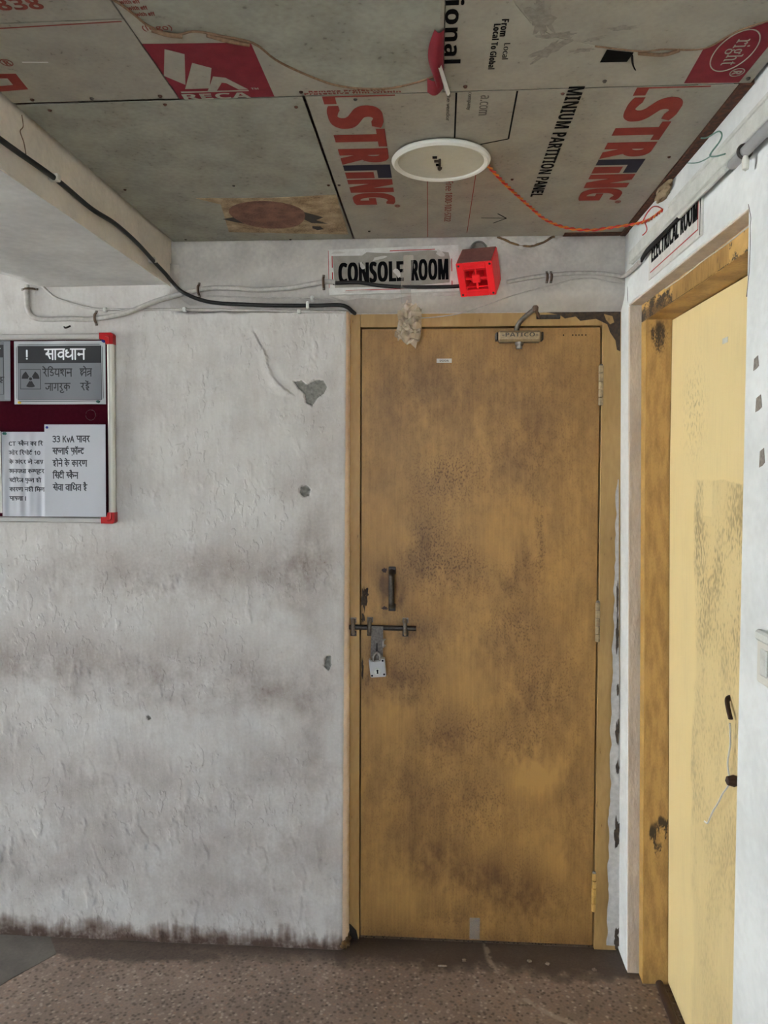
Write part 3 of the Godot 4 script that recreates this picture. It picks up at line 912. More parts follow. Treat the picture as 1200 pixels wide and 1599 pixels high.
	put("plaster", st.commit(), M.plaster_white, bk)
	var wb2 := thing("window_2", "open window at the far end of the corridor", "window", "", "structure")
	put("mullion", box(Vector3(-0.865, w2[2], REAR_Z + 0.04), Vector3(-0.835, w2[3], REAR_Z + 0.08), 0.003), M.aluminium, wb2)
	put("sill", box(Vector3(w2[0], w2[2] - 0.02, REAR_Z - 0.04), Vector3(w2[1], w2[2] + 0.02, REAR_Z + 0.15), 0.004), M.stone_dark, wb2)
	var wl := thing("wall_left", "white plaster wall with a wide window opening", "wall", "", "structure")
	st = st_new()
	var w1 := [0.12, 2.3, 0.55, 2.17]        # side window: z from, z to, sill, head
	add_box(st, Vector3(LEFT_X - 0.15, 0, -0.14), Vector3(LEFT_X, 2.6, w1[0]), 0.0)
	add_box(st, Vector3(LEFT_X - 0.15, 0, w1[1]), Vector3(LEFT_X, 2.6, REAR_Z + 0.1), 0.0)
	add_box(st, Vector3(LEFT_X - 0.15, 0, w1[0]), Vector3(LEFT_X, w1[2], w1[1]), 0.0)
	add_box(st, Vector3(LEFT_X - 0.15, w1[3], w1[0]), Vector3(LEFT_X, 2.6, w1[1]), 0.0)
	put("plaster", st.commit(), M.plaster_white, wl)
	var wi := thing("window_1", "wide open window of the corridor", "window", "", "structure")
	for k in 4:
		var z := lerpf(w1[0] + 0.02, w1[1] - 0.02, k / 3.0)
		put("post", box(Vector3(LEFT_X - 0.1, w1[2], z - 0.02), Vector3(LEFT_X - 0.05, w1[3], z + 0.02), 0.004), M.aluminium, wi)
	put("sill", box(Vector3(LEFT_X - 0.12, w1[2] - 0.02, w1[0]), Vector3(LEFT_X + 0.04, w1[2] + 0.02, w1[1]), 0.004), M.stone_dark, wi)
	# unseen yard and facing wall, added to bounce sunlight in through the windows
	var yd := thing("ground", "unseen pale concrete yard added to bounce sunlight into the corridor", "ground", "", "structure")
	put("concrete", box(Vector3(-40, -0.5, -25), Vector3(25, -0.3, 45), 0.0), M.concrete, yd)
	var wo := thing("wall_outside_bounce", "unseen pale wall across the yard added to bounce sunlight", "wall", "", "structure")
	put("render", box(Vector3(-14.4, -0.3, -8), Vector3(-14.0, 5.5, 12), 0.0), M.concrete, wo)

# ---------------------------------------------------------------- ceiling
func build_ceiling() -> void:
	var ce := thing("ceiling", "low ceiling of printed metal partition panels", "ceiling", "", "structure")
	put("roof_slab", box(Vector3(BEAM_X - 0.02, 2.49, -0.14), Vector3(0.9, 2.6, REAR_Z + 0.15), 0.0), M.cement, ce)
	var R := Vector3.BACK * -1.0       # reading direction of most prints: towards the back wall
	var U := Vector3.RIGHT
	var y1 := CEIL
	var y2 := CEIL
	var e := 0.0004
	# front row, by the back wall
	var a := put("panel", box(Vector3(BEAM_X + 0.011, y1, 0.012), Vector3(-0.2665, y1 + 0.002, 0.9605), 0.001), M.panel_dull, ce)
	var b := put("panel", box(Vector3(-0.2610, y1, 0.012), Vector3(0.577, y1 + 0.002, 0.9615), 0.001), M.panel, ce)
	# second row, lapped a little lower
	var c := put("panel", box(Vector3(BEAM_X + 0.011, y2, 0.9685), Vector3(-0.5145, y2 + 0.002, 1.239), 0.001), M.panel, ce)
	put("panel", box(Vector3(BEAM_X - 0.01, y2, 1.241), Vector3(-0.5145, y2 + 0.002, 2.19), 0.001), M.panel, ce)
	var d := put("panel", box(Vector3(-0.5115, y2, 0.9685), Vector3(0.0115, y2 + 0.002, 2.19), 0.001), M.panel_dull, ce)
	var g := put("panel", box(Vector3(0.0135, y2 + 0.001, 0.9660), Vector3(0.597, y2 + 0.003, 2.19), 0.001), M.panel, ce)
	for k in 5:
		put("panel", box(Vector3(BEAM_X - 0.01, y2, 2.193 + k * 1.15), Vector3(0.60, y2 + 0.002, 2.193 + k * 1.15 + 1.147), 0.001), M.panel, ce)

	# panel B: maker's film with the big name twice
	for col in [[-0.227, -0.112, 0.35, 0.966], [0.386, 0.496, 0.34, 0.966]]:
		var x0: float = col[0]
		var x1: float = col[1]
		var cx := (x0 + x1) * 0.5
		var h := x1 - x0
		# letters from the seam towards the wall: foot of L, S T R, the two-tone O, N G
		down_plate("letter", [x0, 0.9605, x1 + 0.03, 0.9605, x1 + 0.03, 0.9555, x0, 0.9555], y1, M.print_red, b)
		down_plate("letter", [x0, 0.955, x0 + h * 0.22, 0.955, x0 + h * 0.22, 0.928, x0, 0.928], y1, M.print_red, b)
		lettering("letter", "S", Vector3(cx, y1 - e, 0.868), R, U, 0.105, h, M.print_red, b, true, 0.0006, false, true)
		lettering("letter", "T", Vector3(cx, y1 - e, 0.765), R, U, 0.090, h, M.print_red, b, true, 0.0006, false, true)
		lettering("letter", "R", Vector3(cx, y1 - e, 0.664), R, U, 0.090, h, M.print_red, b, true, 0.0006, false, true)
		var zz := 0.612
		down_plate("letter", [x0, zz, x1, zz, x1, zz - 0.085, x1 - h * 0.30, zz - 0.085, x1 - h * 0.30, zz - 0.034, x0, zz - 0.034], y1, M.print_navy, b)
		down_plate("letter", [x0, zz - 0.045, x1 - h * 0.38, zz - 0.045, x1 - h * 0.38, zz - 0.085, x0, zz - 0.085], y1, M.print_red, b)
		lettering("letter", "N", Vector3(cx, y1 - e, 0.474), R, U, 0.090, h, M.print_red, b, true, 0.0006, false, true)
		lettering("letter", "G", Vector3(cx, y1 - e, 0.378), R, U, 0.090, h, M.print_red, b, true, 0.0006, false, true)
		lettering("letter", "®", Vector3(x1 + 0.004, y1 - e, 0.318), R, U, 0.02, 0.016, M.print_pale_red, b)
	lettering("lettering", "MINIUM PARTITION PANEL", Vector3(0.270, y1 - e, 0.672), R, U, 0.60, 0.031, M.print_black, b)
	lettering("lettering", "a.com", Vector3(0.095, y1 - e, 0.905), R, U, 0.085, 0.017, M.print_faint, b, false)
	lettering("lettering", "company", Vector3(0.064, y1 - e, 0.925), R, U, 0.075, 0.008, M.print_faint, b, false)
	lettering("lettering", "the vendor", Vector3(0.024, y1 - e, 0.90), R, U, 0.12, 0.008, M.print_faint, b, false)
	lettering("lettering", "Free 1800-102-5722", Vector3(0.034, y1 - e, 0.335), R, U, 0.32, 0.019, M.print_pale_red, b, false)
	for ln in [[0.0385, 0.961, 0.0405, 0.755, 0.0018, "print_black"], [0.157, 0.961, 0.1605, 0.742, 0.0018, "print_black"], [0.1605, 0.742, 0.100, 0.716, 0.0022, "print_black"], [-0.022, 0.53, -0.026, 0.02, 0.0010, "print_red"], [0.099, 0.56, 0.097, 0.06, 0.0010, "print_red"],
			[0.133, 0.200, 0.207, 0.192, 0.0018, "print_black"], [0.207, 0.192, 0.178, 0.235, 0.0018, "print_black"], [0.207, 0.192, 0.172, 0.150, 0.0018, "print_black"]]:
		var p := Vector2(ln[0], ln[1])
		var q := Vector2(ln[2], ln[3])
		var w: Vector2 = (q - p).orthogonal().normalized() * float(ln[4])
		down_plate("printed_line", [p.x + w.x, p.y + w.y, q.x + w.x, q.y + w.y, q.x - w.x, q.y - w.y, p.x - w.x, p.y - w.y], y1, M[ln[5]], b)

	# panel A: a stained board let in, with a brown oval
	down_plate("stained_board", [-0.655, 0.41, -0.60, 0.36, -0.645, 0.11, -0.275, 0.065, -0.268, 0.415, -0.45, 0.40], y1, M.stained_board, a, 0.0015)
	var ov := []
	for k in 26:
		var t := TAU * k / 26
		ov.append_array([-0.487 + 0.108 * cos(t) * (1.0 + 0.05 * sin(3 * t)), 0.262 + 0.125 * sin(t) * (1.0 + 0.04 * cos(2 * t))])
	down_plate("brown_oval", ov, y1 - 0.0015, M.brown_oval, a, 0.0015)
	down_plate("soot_mark", [-0.385, 0.29, -0.33, 0.235, -0.355, 0.21, -0.325, 0.175, -0.372, 0.185, -0.392, 0.225], y1 - 0.0015, M.grime_black, a)
	down_plate("soot_mark", [-0.595, 0.25, -0.63, 0.235, -0.60, 0.205, -0.575, 0.19, -0.585, 0.225], y1 - 0.0015, M.grime_black, a)
	down_plate("soot_mark", [-0.375, 0.155, -0.352, 0.15, -0.345, 0.125, -0.365, 0.115, -0.378, 0.135], y1 - 0.0015, M.grime_black, a)

	# panel D: film torn off along a curve, crimson badge below it
	var curve := [-0.5115, 1.30, -0.500, 1.278, -0.491, 1.254, -0.481, 1.224, -0.458, 1.196, -0.435, 1.194, -0.412, 1.201, -0.390, 1.196, -0.368, 1.185, -0.318, 1.160, -0.291, 1.105, -0.257, 1.062, -0.210, 1.017, -0.180, 1.000, -0.151, 0.991, -0.115, 0.987, -0.083, 0.990, -0.039, 1.007, -0.003, 1.029]
	var film := curve.duplicate()
	film.append_array([0.004, 1.10, 0.006, 1.30, 0.0115, 1.30, 0.0115, 0.967, -0.5115, 0.967])
	down_plate("torn_film", film, y2, M.film, d, 0.0006)
	var tear := []
	for k in range(0, curve.size(), 2): tear.append(Vector3(curve[k], y2 - 0.001, curve[k + 1]))
	put("torn_edge", tube(tear, 0.0022, 4, 5), M.torn_edge, d)
	put("torn_edge", tube([Vector3(-0.478, y2 - 0.002, 1.212), Vector3(-0.455, y2 - 0.004, 1.200), Vector3(-0.432, y2 - 0.003, 1.192)], 0.006, 4, 5, 0.5), M.torn_edge, d)
	put("torn_edge", tube([Vector3(-0.39, y2 - 0.002, 1.192), Vector3(-0.355, y2 - 0.004, 1.174), Vector3(-0.325, y2 - 0.002, 1.158)], 0.006, 4, 5, 0.5), M.torn_edge, d)
	var yf := y2 - 0.0006
	down_plate("badge", [-0.5115, 1.168, -0.322, 1.161, -0.321, 0.968, -0.5115, 0.968], yf, M.print_crimson, d)
	var yb := yf - 0.0003
	down_plate("badge_bar", [-0.478, 1.150, -0.448, 1.132, -0.482, 1.024, -0.5115, 1.060], yb, M.film, d)
	down_plate("badge_bar", [-0.444, 1.102, -0.414, 1.082, -0.440, 1.008, -0.488, 1.008], yb, M.film, d)
	down_plate("badge_bar", [-0.420, 1.052, -0.398, 1.046, -0.366, 1.000, -0.384, 1.000, -0.402, 1.026, -0.410, 1.028, -0.428, 0.998, -0.446, 0.998], yb, M.film, d)
	down_plate("badge_bar", [-0.500, 0.998, -0.366, 0.997, -0.366, 0.993, -0.500, 0.993], yb, M.film, d)
	lettering("lettering", "RECA", Vector3(-0.435, yb, 0.977), Vector3.RIGHT, Vector3.BACK, 0.135, 0.022, M.film, d)
	lettering("lettering", "TM", Vector3(-0.352, yb, 1.002), Vector3.RIGHT, Vector3.BACK, 0.014, 0.006, M.film, d)
	lettering("lettering", "Protective film within", Vector3(-0.165, yf, 0.974), Vector3.RIGHT, Vector3.BACK, 0.19, 0.007, M.print_pale_red, d)
	lettering("lettering", "Remove Protective", Vector3(-0.175, yf, 0.983), Vector3.RIGHT, Vector3.BACK, 0.15, 0.007, M.print_pale_red, d)
	for k in 3:
		lettering("lettering", "with eff", Vector3(-0.485 + 0.006 * k, yf, 1.288 - 0.017 * k), Vector3.RIGHT, Vector3.BACK, 0.032, 0.010, M.print_pale_red, d)
	lettering("lettering", "(logo)", Vector3(-0.468, yf, 1.213), Vector3.RIGHT, Vector3.BACK, 0.05, 0.018, M.print_pale_red, d, false)
	# the crimson flap hanging at the joint
	var fp := func(u: float, v: float) -> Vector3:
		return Vector3(lerpf(-0.004, 0.012, u) - 0.012 * sin(v * 3.0) * (1.0 - u), y2 - 0.002 - 0.016 * sin(u * PI) * (0.4 + v), lerpf(1.185, 1.03, v))
	put("hanging_flap", sheet(6, 14, fp, Vector3.DOWN), M.print_crimson, d)
	var fq := func(u: float, v: float) -> Vector3:
		return Vector3(lerpf(-0.018, 0.012, u), y2 - 0.003 - 0.010 * sin(u * PI), lerpf(1.028, 0.972, v) + 0.012 * u)
	put("hanging_flap", sheet(6, 8, fq, Vector3.DOWN), M.print_crimson, d)
	var fr := func(u: float, v: float) -> Vector3:
		return Vector3(lerpf(0.000, 0.008, u) + 0.018 * v, y2 - 0.012 - 0.006 * sin(u * PI), lerpf(1.09, 0.985, v))
	put("hanging_flap", sheet(3, 10, fr, Vector3.DOWN), M.paper_bit, d)

	# panel C
	lettering("lettering", "838", Vector3(-0.665, y2 - e, 1.292), Vector3.RIGHT, Vector3.BACK, 0.075, 0.030, M.print_pale_red, c)
	down_plate("badge", [-0.86, 1.084, -0.787, 1.082, -0.795, 1.023, -0.86, 1.017], y2, M.print_red, c)
	down_plate("badge_bar", [-0.86, 1.067, -0.812, 1.066, -0.815, 1.042, -0.86, 1.038], y2 - 0.0003, M.panel, c)
	lettering("lettering", "®", Vector3(-0.782, y2 - e, 1.122), Vector3.RIGHT, Vector3.BACK, 0.022, 0.024, M.print_pale_red, c, false)
	down_plate("printed_line", [-0.753, 1.1215, -0.706, 1.1185, -0.706, 1.1165, -0.753, 1.1195], y2, M.sign_white, c)
	down_plate("printed_line", [-0.86, 1.2240, -0.52, 1.2365, -0.52, 1.2335, -0.86, 1.2210], y2, M.print_pale_red, c)

	# panel E: grey film torn along its far side, crimson oval badge, black scrap
	var yg := y2 + 0.001
	var cur2 := [0.10, 1.30, 0.125, 1.24, 0.154, 1.19, 0.20, 1.145, 0.275, 1.113, 0.357, 1.092, 0.40, 1.096, 0.446, 1.091, 0.475, 1.101, 0.502, 1.143, 0.542, 1.172, 0.597, 1.19]
	var film2 := cur2.duplicate()
	film2.append_array([0.597, 0.966, 0.0135, 0.966, 0.0135, 1.30])
	down_plate("torn_film", film2, yg, M.film, g, 0.0006)
	tear = []
	for k in range(8, cur2.size(), 2): tear.append(Vector3(cur2[k], yg - 0.001, cur2[k + 1]))
	put("torn_edge", tube(tear, 0.0016, 4, 5), M.torn_edge, g)
	put("torn_edge", tube([Vector3(0.355, yg - 0.002, 1.088), Vector3(0.40, yg - 0.003, 1.082), Vector3(0.425, yg - 0.002, 1.094)], 0.005, 4, 5, 0.5), M.torn_edge, g)
	var yh := yg - 0.0006
	down_plate("badge", [0.471, 0.972, 0.466, 1.094, 0.484, 1.112, 0.505, 1.140, 0.545, 1.170, 0.577, 1.172, 0.574, 0.969], yh, M.print_crimson, g)
	var ring := []
	for k in 41:
		var t := TAU * k / 40
		ring.append(Vector3(0.523 + 0.034 * cos(t), yh - 0.0005, 1.082 + 0.068 * sin(t)))
	put("badge_ring", tube(ring, 0.0012, 1, 5), M.film, g)
	lettering("lettering", "right", Vector3(0.525, yh - 0.0004, 1.078), R, U, 0.085, 0.036, M.film, g, false, 0.0004, true)
	lettering("lettering", "®", Vector3(0.556, yh - 0.0004, 1.008), R, U, 0.030, 0.026, M.film, g, false)
	down_plate("dark_scrap", [0.295, 1.059, 0.298, 1.100, 0.347, 1.088, 0.343, 1.058], yh, M.print_black, g, 0.001)
	put("dark_scrap", tube([Vector3(0.345, yh - 0.002, 1.085), Vector3(0.352, yh - 0.006, 1.062), Vector3(0.360, yh - 0.010, 1.048)], 0.004, 3, 5, 0.3), M.print_black, g)
	lettering("lettering", "ional", Vector3(0.028, yh, 1.165), R, U, 0.19, 0.030, M.print_black, g)
	lettering("lettering", "Local To Global", Vector3(0.100, yh, 1.118), R, U, 0.145, 0.012, M.print_black, g)
	lettering("lettering", "Local", Vector3(0.122, yh, 1.105), R, U, 0.052, 0.011, M.print_black, g, false)
	lettering("lettering", "From", Vector3(0.112, yh, 1.178), R, U, 0.05, 0.012, M.print_black, g)
	for s in [[0.17, 1.205, 0.018, 0.05, 0.3], [0.205, 1.15, 0.03, 0.008, 0.1], [0.195, 1.10, 0.045, 0.014, 0.9], [0.31, 1.165, 0.02, 0.006, 0.1], [0.27, 1.135, 0.016, 0.005, 0.4], [0.255, 1.10, 0.02, 0.006, 0.2]]:
		put("smudge", plate(rotated_blot(s[0], s[1], s[2], s[3], s[4]), Vector3(0, yh, 0), Vector3.RIGHT, Vector3.BACK, Vector3.DOWN, 0.0002), M.smudge, g)
	# screws along the joints
	var head := lathe([Vector2(0, -0.003), Vector2(0.0028, -0.0024), Vector2(0.0042, 0.0), Vector2(0.0042, 0.001)], 10)
	var heads := {a: [[-0.797, 0.935], [-0.550, 0.946], [-0.286, 0.920], [-0.824, 0.483], [-0.528, 0.495], [-0.280, 0.485], [-0.807, 0.036], [-0.468, 0.018]], b: [[-0.162, 0.945], [-0.252, 0.484], [-0.207, 0.091], [0.193, 0.499], [0.247, 0.945], [0.548, 0.62]],
		c: [[-0.809, 0.982], [-0.687, 0.980], [-0.547, 0.982]], d: [[-0.265, 0.983]], g: [[0.055, 0.985], [0.318, 0.99], [0.585, 0.985]]}
	for pn in heads:
		for s in heads[pn]:
			put("screw", head, M.rust if int(s[0] * 1000) % 3 else M.steel_dark, pn, Vector3(s[0], (y1 if pn in [a, b] else y2 - 0.0008), s[1]))
	# rusted angle along the right wall
	put("rusted_angle", box(Vector3(0.579, CEIL - 0.002, 0.0), Vector3(0.606, CEIL + 0.02, 0.966), 0.003), M.rust, ce)
	put("rusted_angle", box(Vector3(0.40, CEIL - 0.0015, 0.003), Vector3(0.58, CEIL + 0.01, 0.045), 0.003), M.rust, ce)
	var ch := SphereMesh.new()
	ch.radius = 0.02; ch.height = 0.04; ch.radial_segments = 12; ch.rings = 8

# ---------------------------------------------------------------- door 1
func build_door_1() -> void:
	var dr := thing("door_1", "grimy yellow painted flush door with bolt and handle", "door", "", "structure")
	# frame
	put("frame_post", box(Vector3(-0.292, 0.0, -0.12), Vector3(-0.2475, 2.112, -0.05), 0.0012), M.frame_paint, dr)
	put("frame_post", box(Vector3(0.5415, 0.0, -0.12), Vector3(0.615, 2.112, -0.05), 0.0012), M.frame_paint, dr)
	put("frame_head", box(Vector3(-0.2470, 2.069, -0.12), Vector3(0.541, 2.112, -0.05), 0.0012), M.frame_paint, dr)
	put("rebate", box(Vector3(-0.30, -0.02, -0.16), Vector3(0.63, 2.115, -0.118), 0.0), M.frame_paint, dr)
	# soot where paint has gone, at the top right of the frame
	put("bare_patch", plate(pv([0.36, 2.1125, 0.598, 2.1125, 0.598, 1.985, 0.588, 1.99, 0.583, 2.02, 0.566, 2.045, 0.556, 2.072, 0.52, 2.090, 0.47, 2.084, 0.455, 2.098, 0.42, 2.092, 0.405, 2.103]), Vector3(0, 0, -0.0502), Vector3.RIGHT, Vector3.UP, Vector3.BACK, 0.0008), M.grime_brown, dr)
	put("bare_patch", plate(pv([0.545, 2.105, 0.572, 2.098, 0.578, 2.078, 0.565, 2.072, 0.552, 2.086]), Vector3(0, 0, -0.0494), Vector3.RIGHT, Vector3.UP, Vector3.BACK, 0.0005), M.frame_paint, dr)
	put("bare_patch", plate(pv([-0.292, 0.0, -0.25, 0.0, -0.256, 0.03, -0.275, 0.05, -0.292, 0.06]), Vector3(0, 0, -0.0502), Vector3.RIGHT, Vector3.UP, Vector3.BACK, 0.0005), M.grime_black, dr)
	# leaf
	var st := st_new()
	var lf := func(u: float, v: float) -> Vector3: return Vector3(lerpf(-0.243, 0.5365, u), lerpf(0.008, 2.064, v), -0.060)
	var leaf := put("leaf", sheet(2, 4, lf, Vector3.BACK), M.door_paint, dr)
	put("leaf_edge", box(Vector3(-0.2432, 0.0078, -0.098), Vector3(0.5367, 2.0642, -0.0602), 0.001), M.frame_paint_worn, leaf)
	put("sticker", box(Vector3(0.005, 1.952, -0.060), Vector3(0.055, 1.966, -0.0592), 0.0), M.sign_white, leaf)
	lettering("sticker_print", "DOOR", Vector3(0.030, 1.959, -0.0592), Vector3.RIGHT, Vector3.UP, 0.030, 0.006, M.print_faint, leaf)
	put("tape_strip", box(Vector3(0.128, 0.012, -0.060), Vector3(0.162, 0.085, -0.0595), 0.0), M.tape_film, leaf)
	for k in 6:
		put("nail_hole", lathe([Vector2(0, 0.0006), Vector2(0.0022, 0.0005), Vector2(0.0024, 0.0)], 8, Vector3.BACK), M.print_black, leaf, Vector3(0.418 + [0.0, 0.030, 0.040, 0.050, 0.060, 0.072][k], 2.040, -0.0600))
	# worn-through marks round the handle and lock edge
	for mk in [[-0.236, 1.165, 0.009, 0.036, 41, 1], [-0.228, 1.185, 0.006, 0.016, 42, 1], [-0.239, 1.10, 0.005, 0.014, 43, 1], [-0.168, 1.262, 0.008, 0.007, 44, 0], [-0.167, 1.134, 0.009, 0.005, 45, 0], [-0.240, 0.93, 0.003, 0.035, 46, 1]]:
		put("bare_wood", plate(blot(mk[0] + 0.002, mk[1], mk[2], mk[3], mk[4], 32, 0.45), Vector3(0, 0, -0.0600), Vector3.RIGHT, Vector3.UP, Vector3.BACK, 0.0004), M.grime_brown if mk[5] else M.brown_paint, leaf)
	# hinges on the right
	for h in [[1.939, 1.810], [1.167, 1.036], [0.262, 0.132]]:
		var hg := Node3D.new()
		hg.name = "hinge"
		dr.add_child(hg, true)
		var n := 5
		for k in n:
			var y0: float = lerpf(h[1], h[0], float(k) / n) + 0.001
			var y1: float = lerpf(h[1], h[0], float(k + 1) / n) - 0.001
			var r := 0.0075
			var kn := put("knuckle", lathe([Vector2(0, y0), Vector2(r, y0), Vector2(r, y1), Vector2(0, y1)], 12), M.frame_edge if h[1] < 1.0 else M.closer_metal, hg, Vector3(0.538, 0, -0.047))
		put("pin_cap", lathe([Vector2(0, h[0] + 0.006), Vector2(0.005, h[0] + 0.004), Vector2(0.006, h[0])], 10), M.steel, hg, Vector3(0.538, 0, -0.047))
	# pull handle
	var hd := Node3D.new()
	hd.name = "pull_handle"
	dr.add_child(hd, true)
	put("grip", tube([Vector3(-0.139, 1.262, -0.052), Vector3(-0.139, 1.252, -0.026), Vector3(-0.139, 1.235, -0.018), Vector3(-0.139, 1.165, -0.018), Vector3(-0.139, 1.148, -0.026), Vector3(-0.139, 1.138, -0.052)], 0.010, 4, 10, 0.55), M.steel_dark, hd)
	for y in [1.262, 1.138]:
		put("foot", box(Vector3(-0.151, y - 0.013, -0.060), Vector3(-0.127, y + 0.013, -0.054), 0.002), M.steel_dark, hd)
		put("screw", lathe([Vector2(0, 0.003), Vector2(0.004, 0.002), Vector2(0.005, 0)], 10, Vector3.BACK), M.print_black, hd, Vector3(-0.139, y, -0.054))
	# sliding bolt with its staples and hanging hasp
	var bo := Node3D.new()
	bo.name = "sliding_bolt"
	dr.add_child(bo, true)
	put("rod", tube([Vector3(-0.296, 1.072, -0.040), Vector3(-0.18, 1.072, -0.040), Vector3(-0.058, 1.071, -0.040)], 0.0085, 2, 12), M.steel_dark, bo)
	for x in [-0.268, -0.213, -0.094]:
		var on_frame: bool = x < -0.25
		var zb := -0.050 if on_frame else -0.060
		put("staple", tube([Vector3(x, 1.098, zb), Vector3(x, 1.090, -0.036), Vector3(x, 1.080, -0.0275), Vector3(x, 1.064, -0.0275), Vector3(x, 1.054, -0.036), Vector3(x, 1.046, zb)], 0.007, 4, 8, 0.6), M.steel, bo)
		for y in [1.094, 1.049]:
			put("staple_foot", box(Vector3(x - 0.010, y - 0.009, zb), Vector3(x + 0.010, y + 0.009, zb + 0.0035), 0.001), M.steel if y > 1.07 else M.steel_dark, bo)
			put("screw", lathe([Vector2(0, 0.003), Vector2(0.003, 0.002), Vector2(0.004, 0)], 8, Vector3.BACK), M.steel_bright if y > 1.07 else M.print_black, bo, Vector3(x + 0.003, y, zb + 0.0035))
	var hs := Node3D.new()
	hs.name = "hasp"
	hs.position = Vector3(-0.186, 1.07, -0.027)
	hs.rotation = Vector3(0.10, 0, -0.03)
	bo.add_child(hs, true)
	var hp := plate(pv([-0.019, 0.010, 0.019, 0.010, 0.020, -0.05, 0.021, -0.095, 0.014, -0.108, -0.014, -0.108, -0.021, -0.095, -0.020, -0.05]), Vector3.ZERO, Vector3.RIGHT, Vector3.UP, Vector3.BACK, 0.003)
	hs.add_child(named("plate", hp, M.steel), true)
	hs.add_child(named("slot", plate(pv([-0.003, -0.048, 0.003, -0.048, 0.003, -0.082, -0.003, -0.082]), Vector3(0, 0, 0.003), Vector3.RIGHT, Vector3.UP, Vector3.BACK, 0.0006), M.steel_dark), true)
	put("eye", tube([Vector3(-0.163, 1.03, -0.055), Vector3(-0.166, 1.030, -0.026), Vector3(-0.166, 1.010, -0.026), Vector3(-0.163, 1.01, -0.055)], 0.003, 3, 8), M.steel_bright, bo)
	# door closer
	var cl := Node3D.new()
	cl.name = "door_closer"
	dr.add_child(cl, true)
	put("body", box(Vector3(0.203, 2.014, -0.060), Vector3(0.343, 2.050, -0.018), 0.007), M.closer_metal, cl)
	put("end_cap", box(Vector3(0.196, 2.018, -0.055), Vector3(0.204, 2.046, -0.022), 0.004), M.steel_dark, cl)
	put("end_cap", box(Vector3(0.342, 2.018, -0.055), Vector3(0.349, 2.046, -0.022), 0.004), M.steel_dark, cl)
	lettering("raised_name", "-PATICO-", Vector3(0.273, 2.036, -0.018), Vector3.RIGHT, Vector3.UP, 0.115, 0.013, M.steel_dark, cl)
	put("spindle", lathe([Vector2(0, 1.992), Vector2(0.010, 1.993), Vector2(0.010, 2.004), Vector2(0.014, 2.005), Vector2(0.014, 2.014)], 14), M.steel, cl, Vector3(0.272, 0, -0.035))
	put("arm", tube([Vector3(0.263, 2.050, -0.036), Vector3(0.266, 2.066, -0.024), Vector3(0.278, 2.082, -0.012), Vector3(0.297, 2.098, 0.0), Vector3(0.316, 2.112, 0.006)], 0.0085, 4, 8, 0.55), M.steel, cl)
	put("arm_joint", lathe([Vector2(0, -0.010), Vector2(0.009, -0.008), Vector2(0.010, 0.006), Vector2(0.006, 0.011), Vector2(0, 0.012)], 12), M.clip_rust, cl, Vector3(0.318, 2.112, 0.006))
	put("arm_link", tube([Vector3(0.318, 2.112, 0.004), Vector3(0.332, 2.096, -0.02), Vector3(0.338, 2.098, -0.044)], 0.007, 4, 8, 0.6), M.clip_rust, cl)
	put("bracket", box(Vector3(0.328, 2.090, -0.051), Vector3(0.405, 2.104, -0.044), 0.002), M.steel_dark, cl)

	# the loose padlock that hangs on the hasp
	var pl := thing("padlock", "small chrome padlock body hanging below the door bolt", "padlock", "", "", Vector3(-0.184, 0.945, -0.012))
	pl.rotation = Vector3(0.06, 0, 0.06)
	var ps := plate(pv([-0.027, 0.030, -0.023, 0.031, -0.020, 0.022, 0.012, 0.022, 0.015, 0.033, 0.026, 0.031, 0.027, -0.027, 0.024, -0.029, -0.021, -0.030, -0.024, -0.028]), Vector3(0, 0, -0.010), Vector3.RIGHT, Vector3.UP, Vector3.BACK, 0.020)
	pl.add_child(named("body", ps, M.steel_bright), true)
	pl.add_child(named("keyway_ring", lathe([Vector2(0, 0.0125), Vector2(0.009, 0.0125), Vector2(0.011, 0.0115), Vector2(0.012, 0.010)], 18, Vector3.BACK), M.white_plastic), true)
	pl.get_child(1).position = Vector3(0, -0.010, 0)
	pl.add_child(named("keyhole", plate(pv([-0.004, 0.004, 0, 0.007, 0.004, 0.004, 0.002, 0.0, 0.003, -0.007, -0.003, -0.007, -0.002, 0.0]), Vector3(0, -0.010, 0.0125), Vector3.RIGHT, Vector3.UP, Vector3.BACK, 0.0006), M.print_black), true)
	for k in [[0.019, 0.025], [-0.019, -0.024], [0.021, -0.021]]:
		pl.add_child(named("rivet", lathe([Vector2(0, 0.0112), Vector2(0.0030, 0.0110), Vector2(0.0034, 0.010)], 8, Vector3.BACK), M.print_black), true)
		pl.get_child(pl.get_child_count() - 1).position = Vector3(k[0], k[1], 0)
	pl.add_child(named("shackle", tube([Vector3(-0.012, 0.022, 0), Vector3(-0.012, 0.038, -0.002), Vector3(0, 0.048, -0.006), Vector3(0.010, 0.040, -0.004), Vector3(0.010, 0.022, 0)], 0.004, 4, 8), M.steel), true)

func named(called: String, mesh: Mesh, m: Material) -> MeshInstance3D:
	var o := MeshInstance3D.new()
	o.name = called
	o.mesh = mesh
	o.material_override = m
	return o

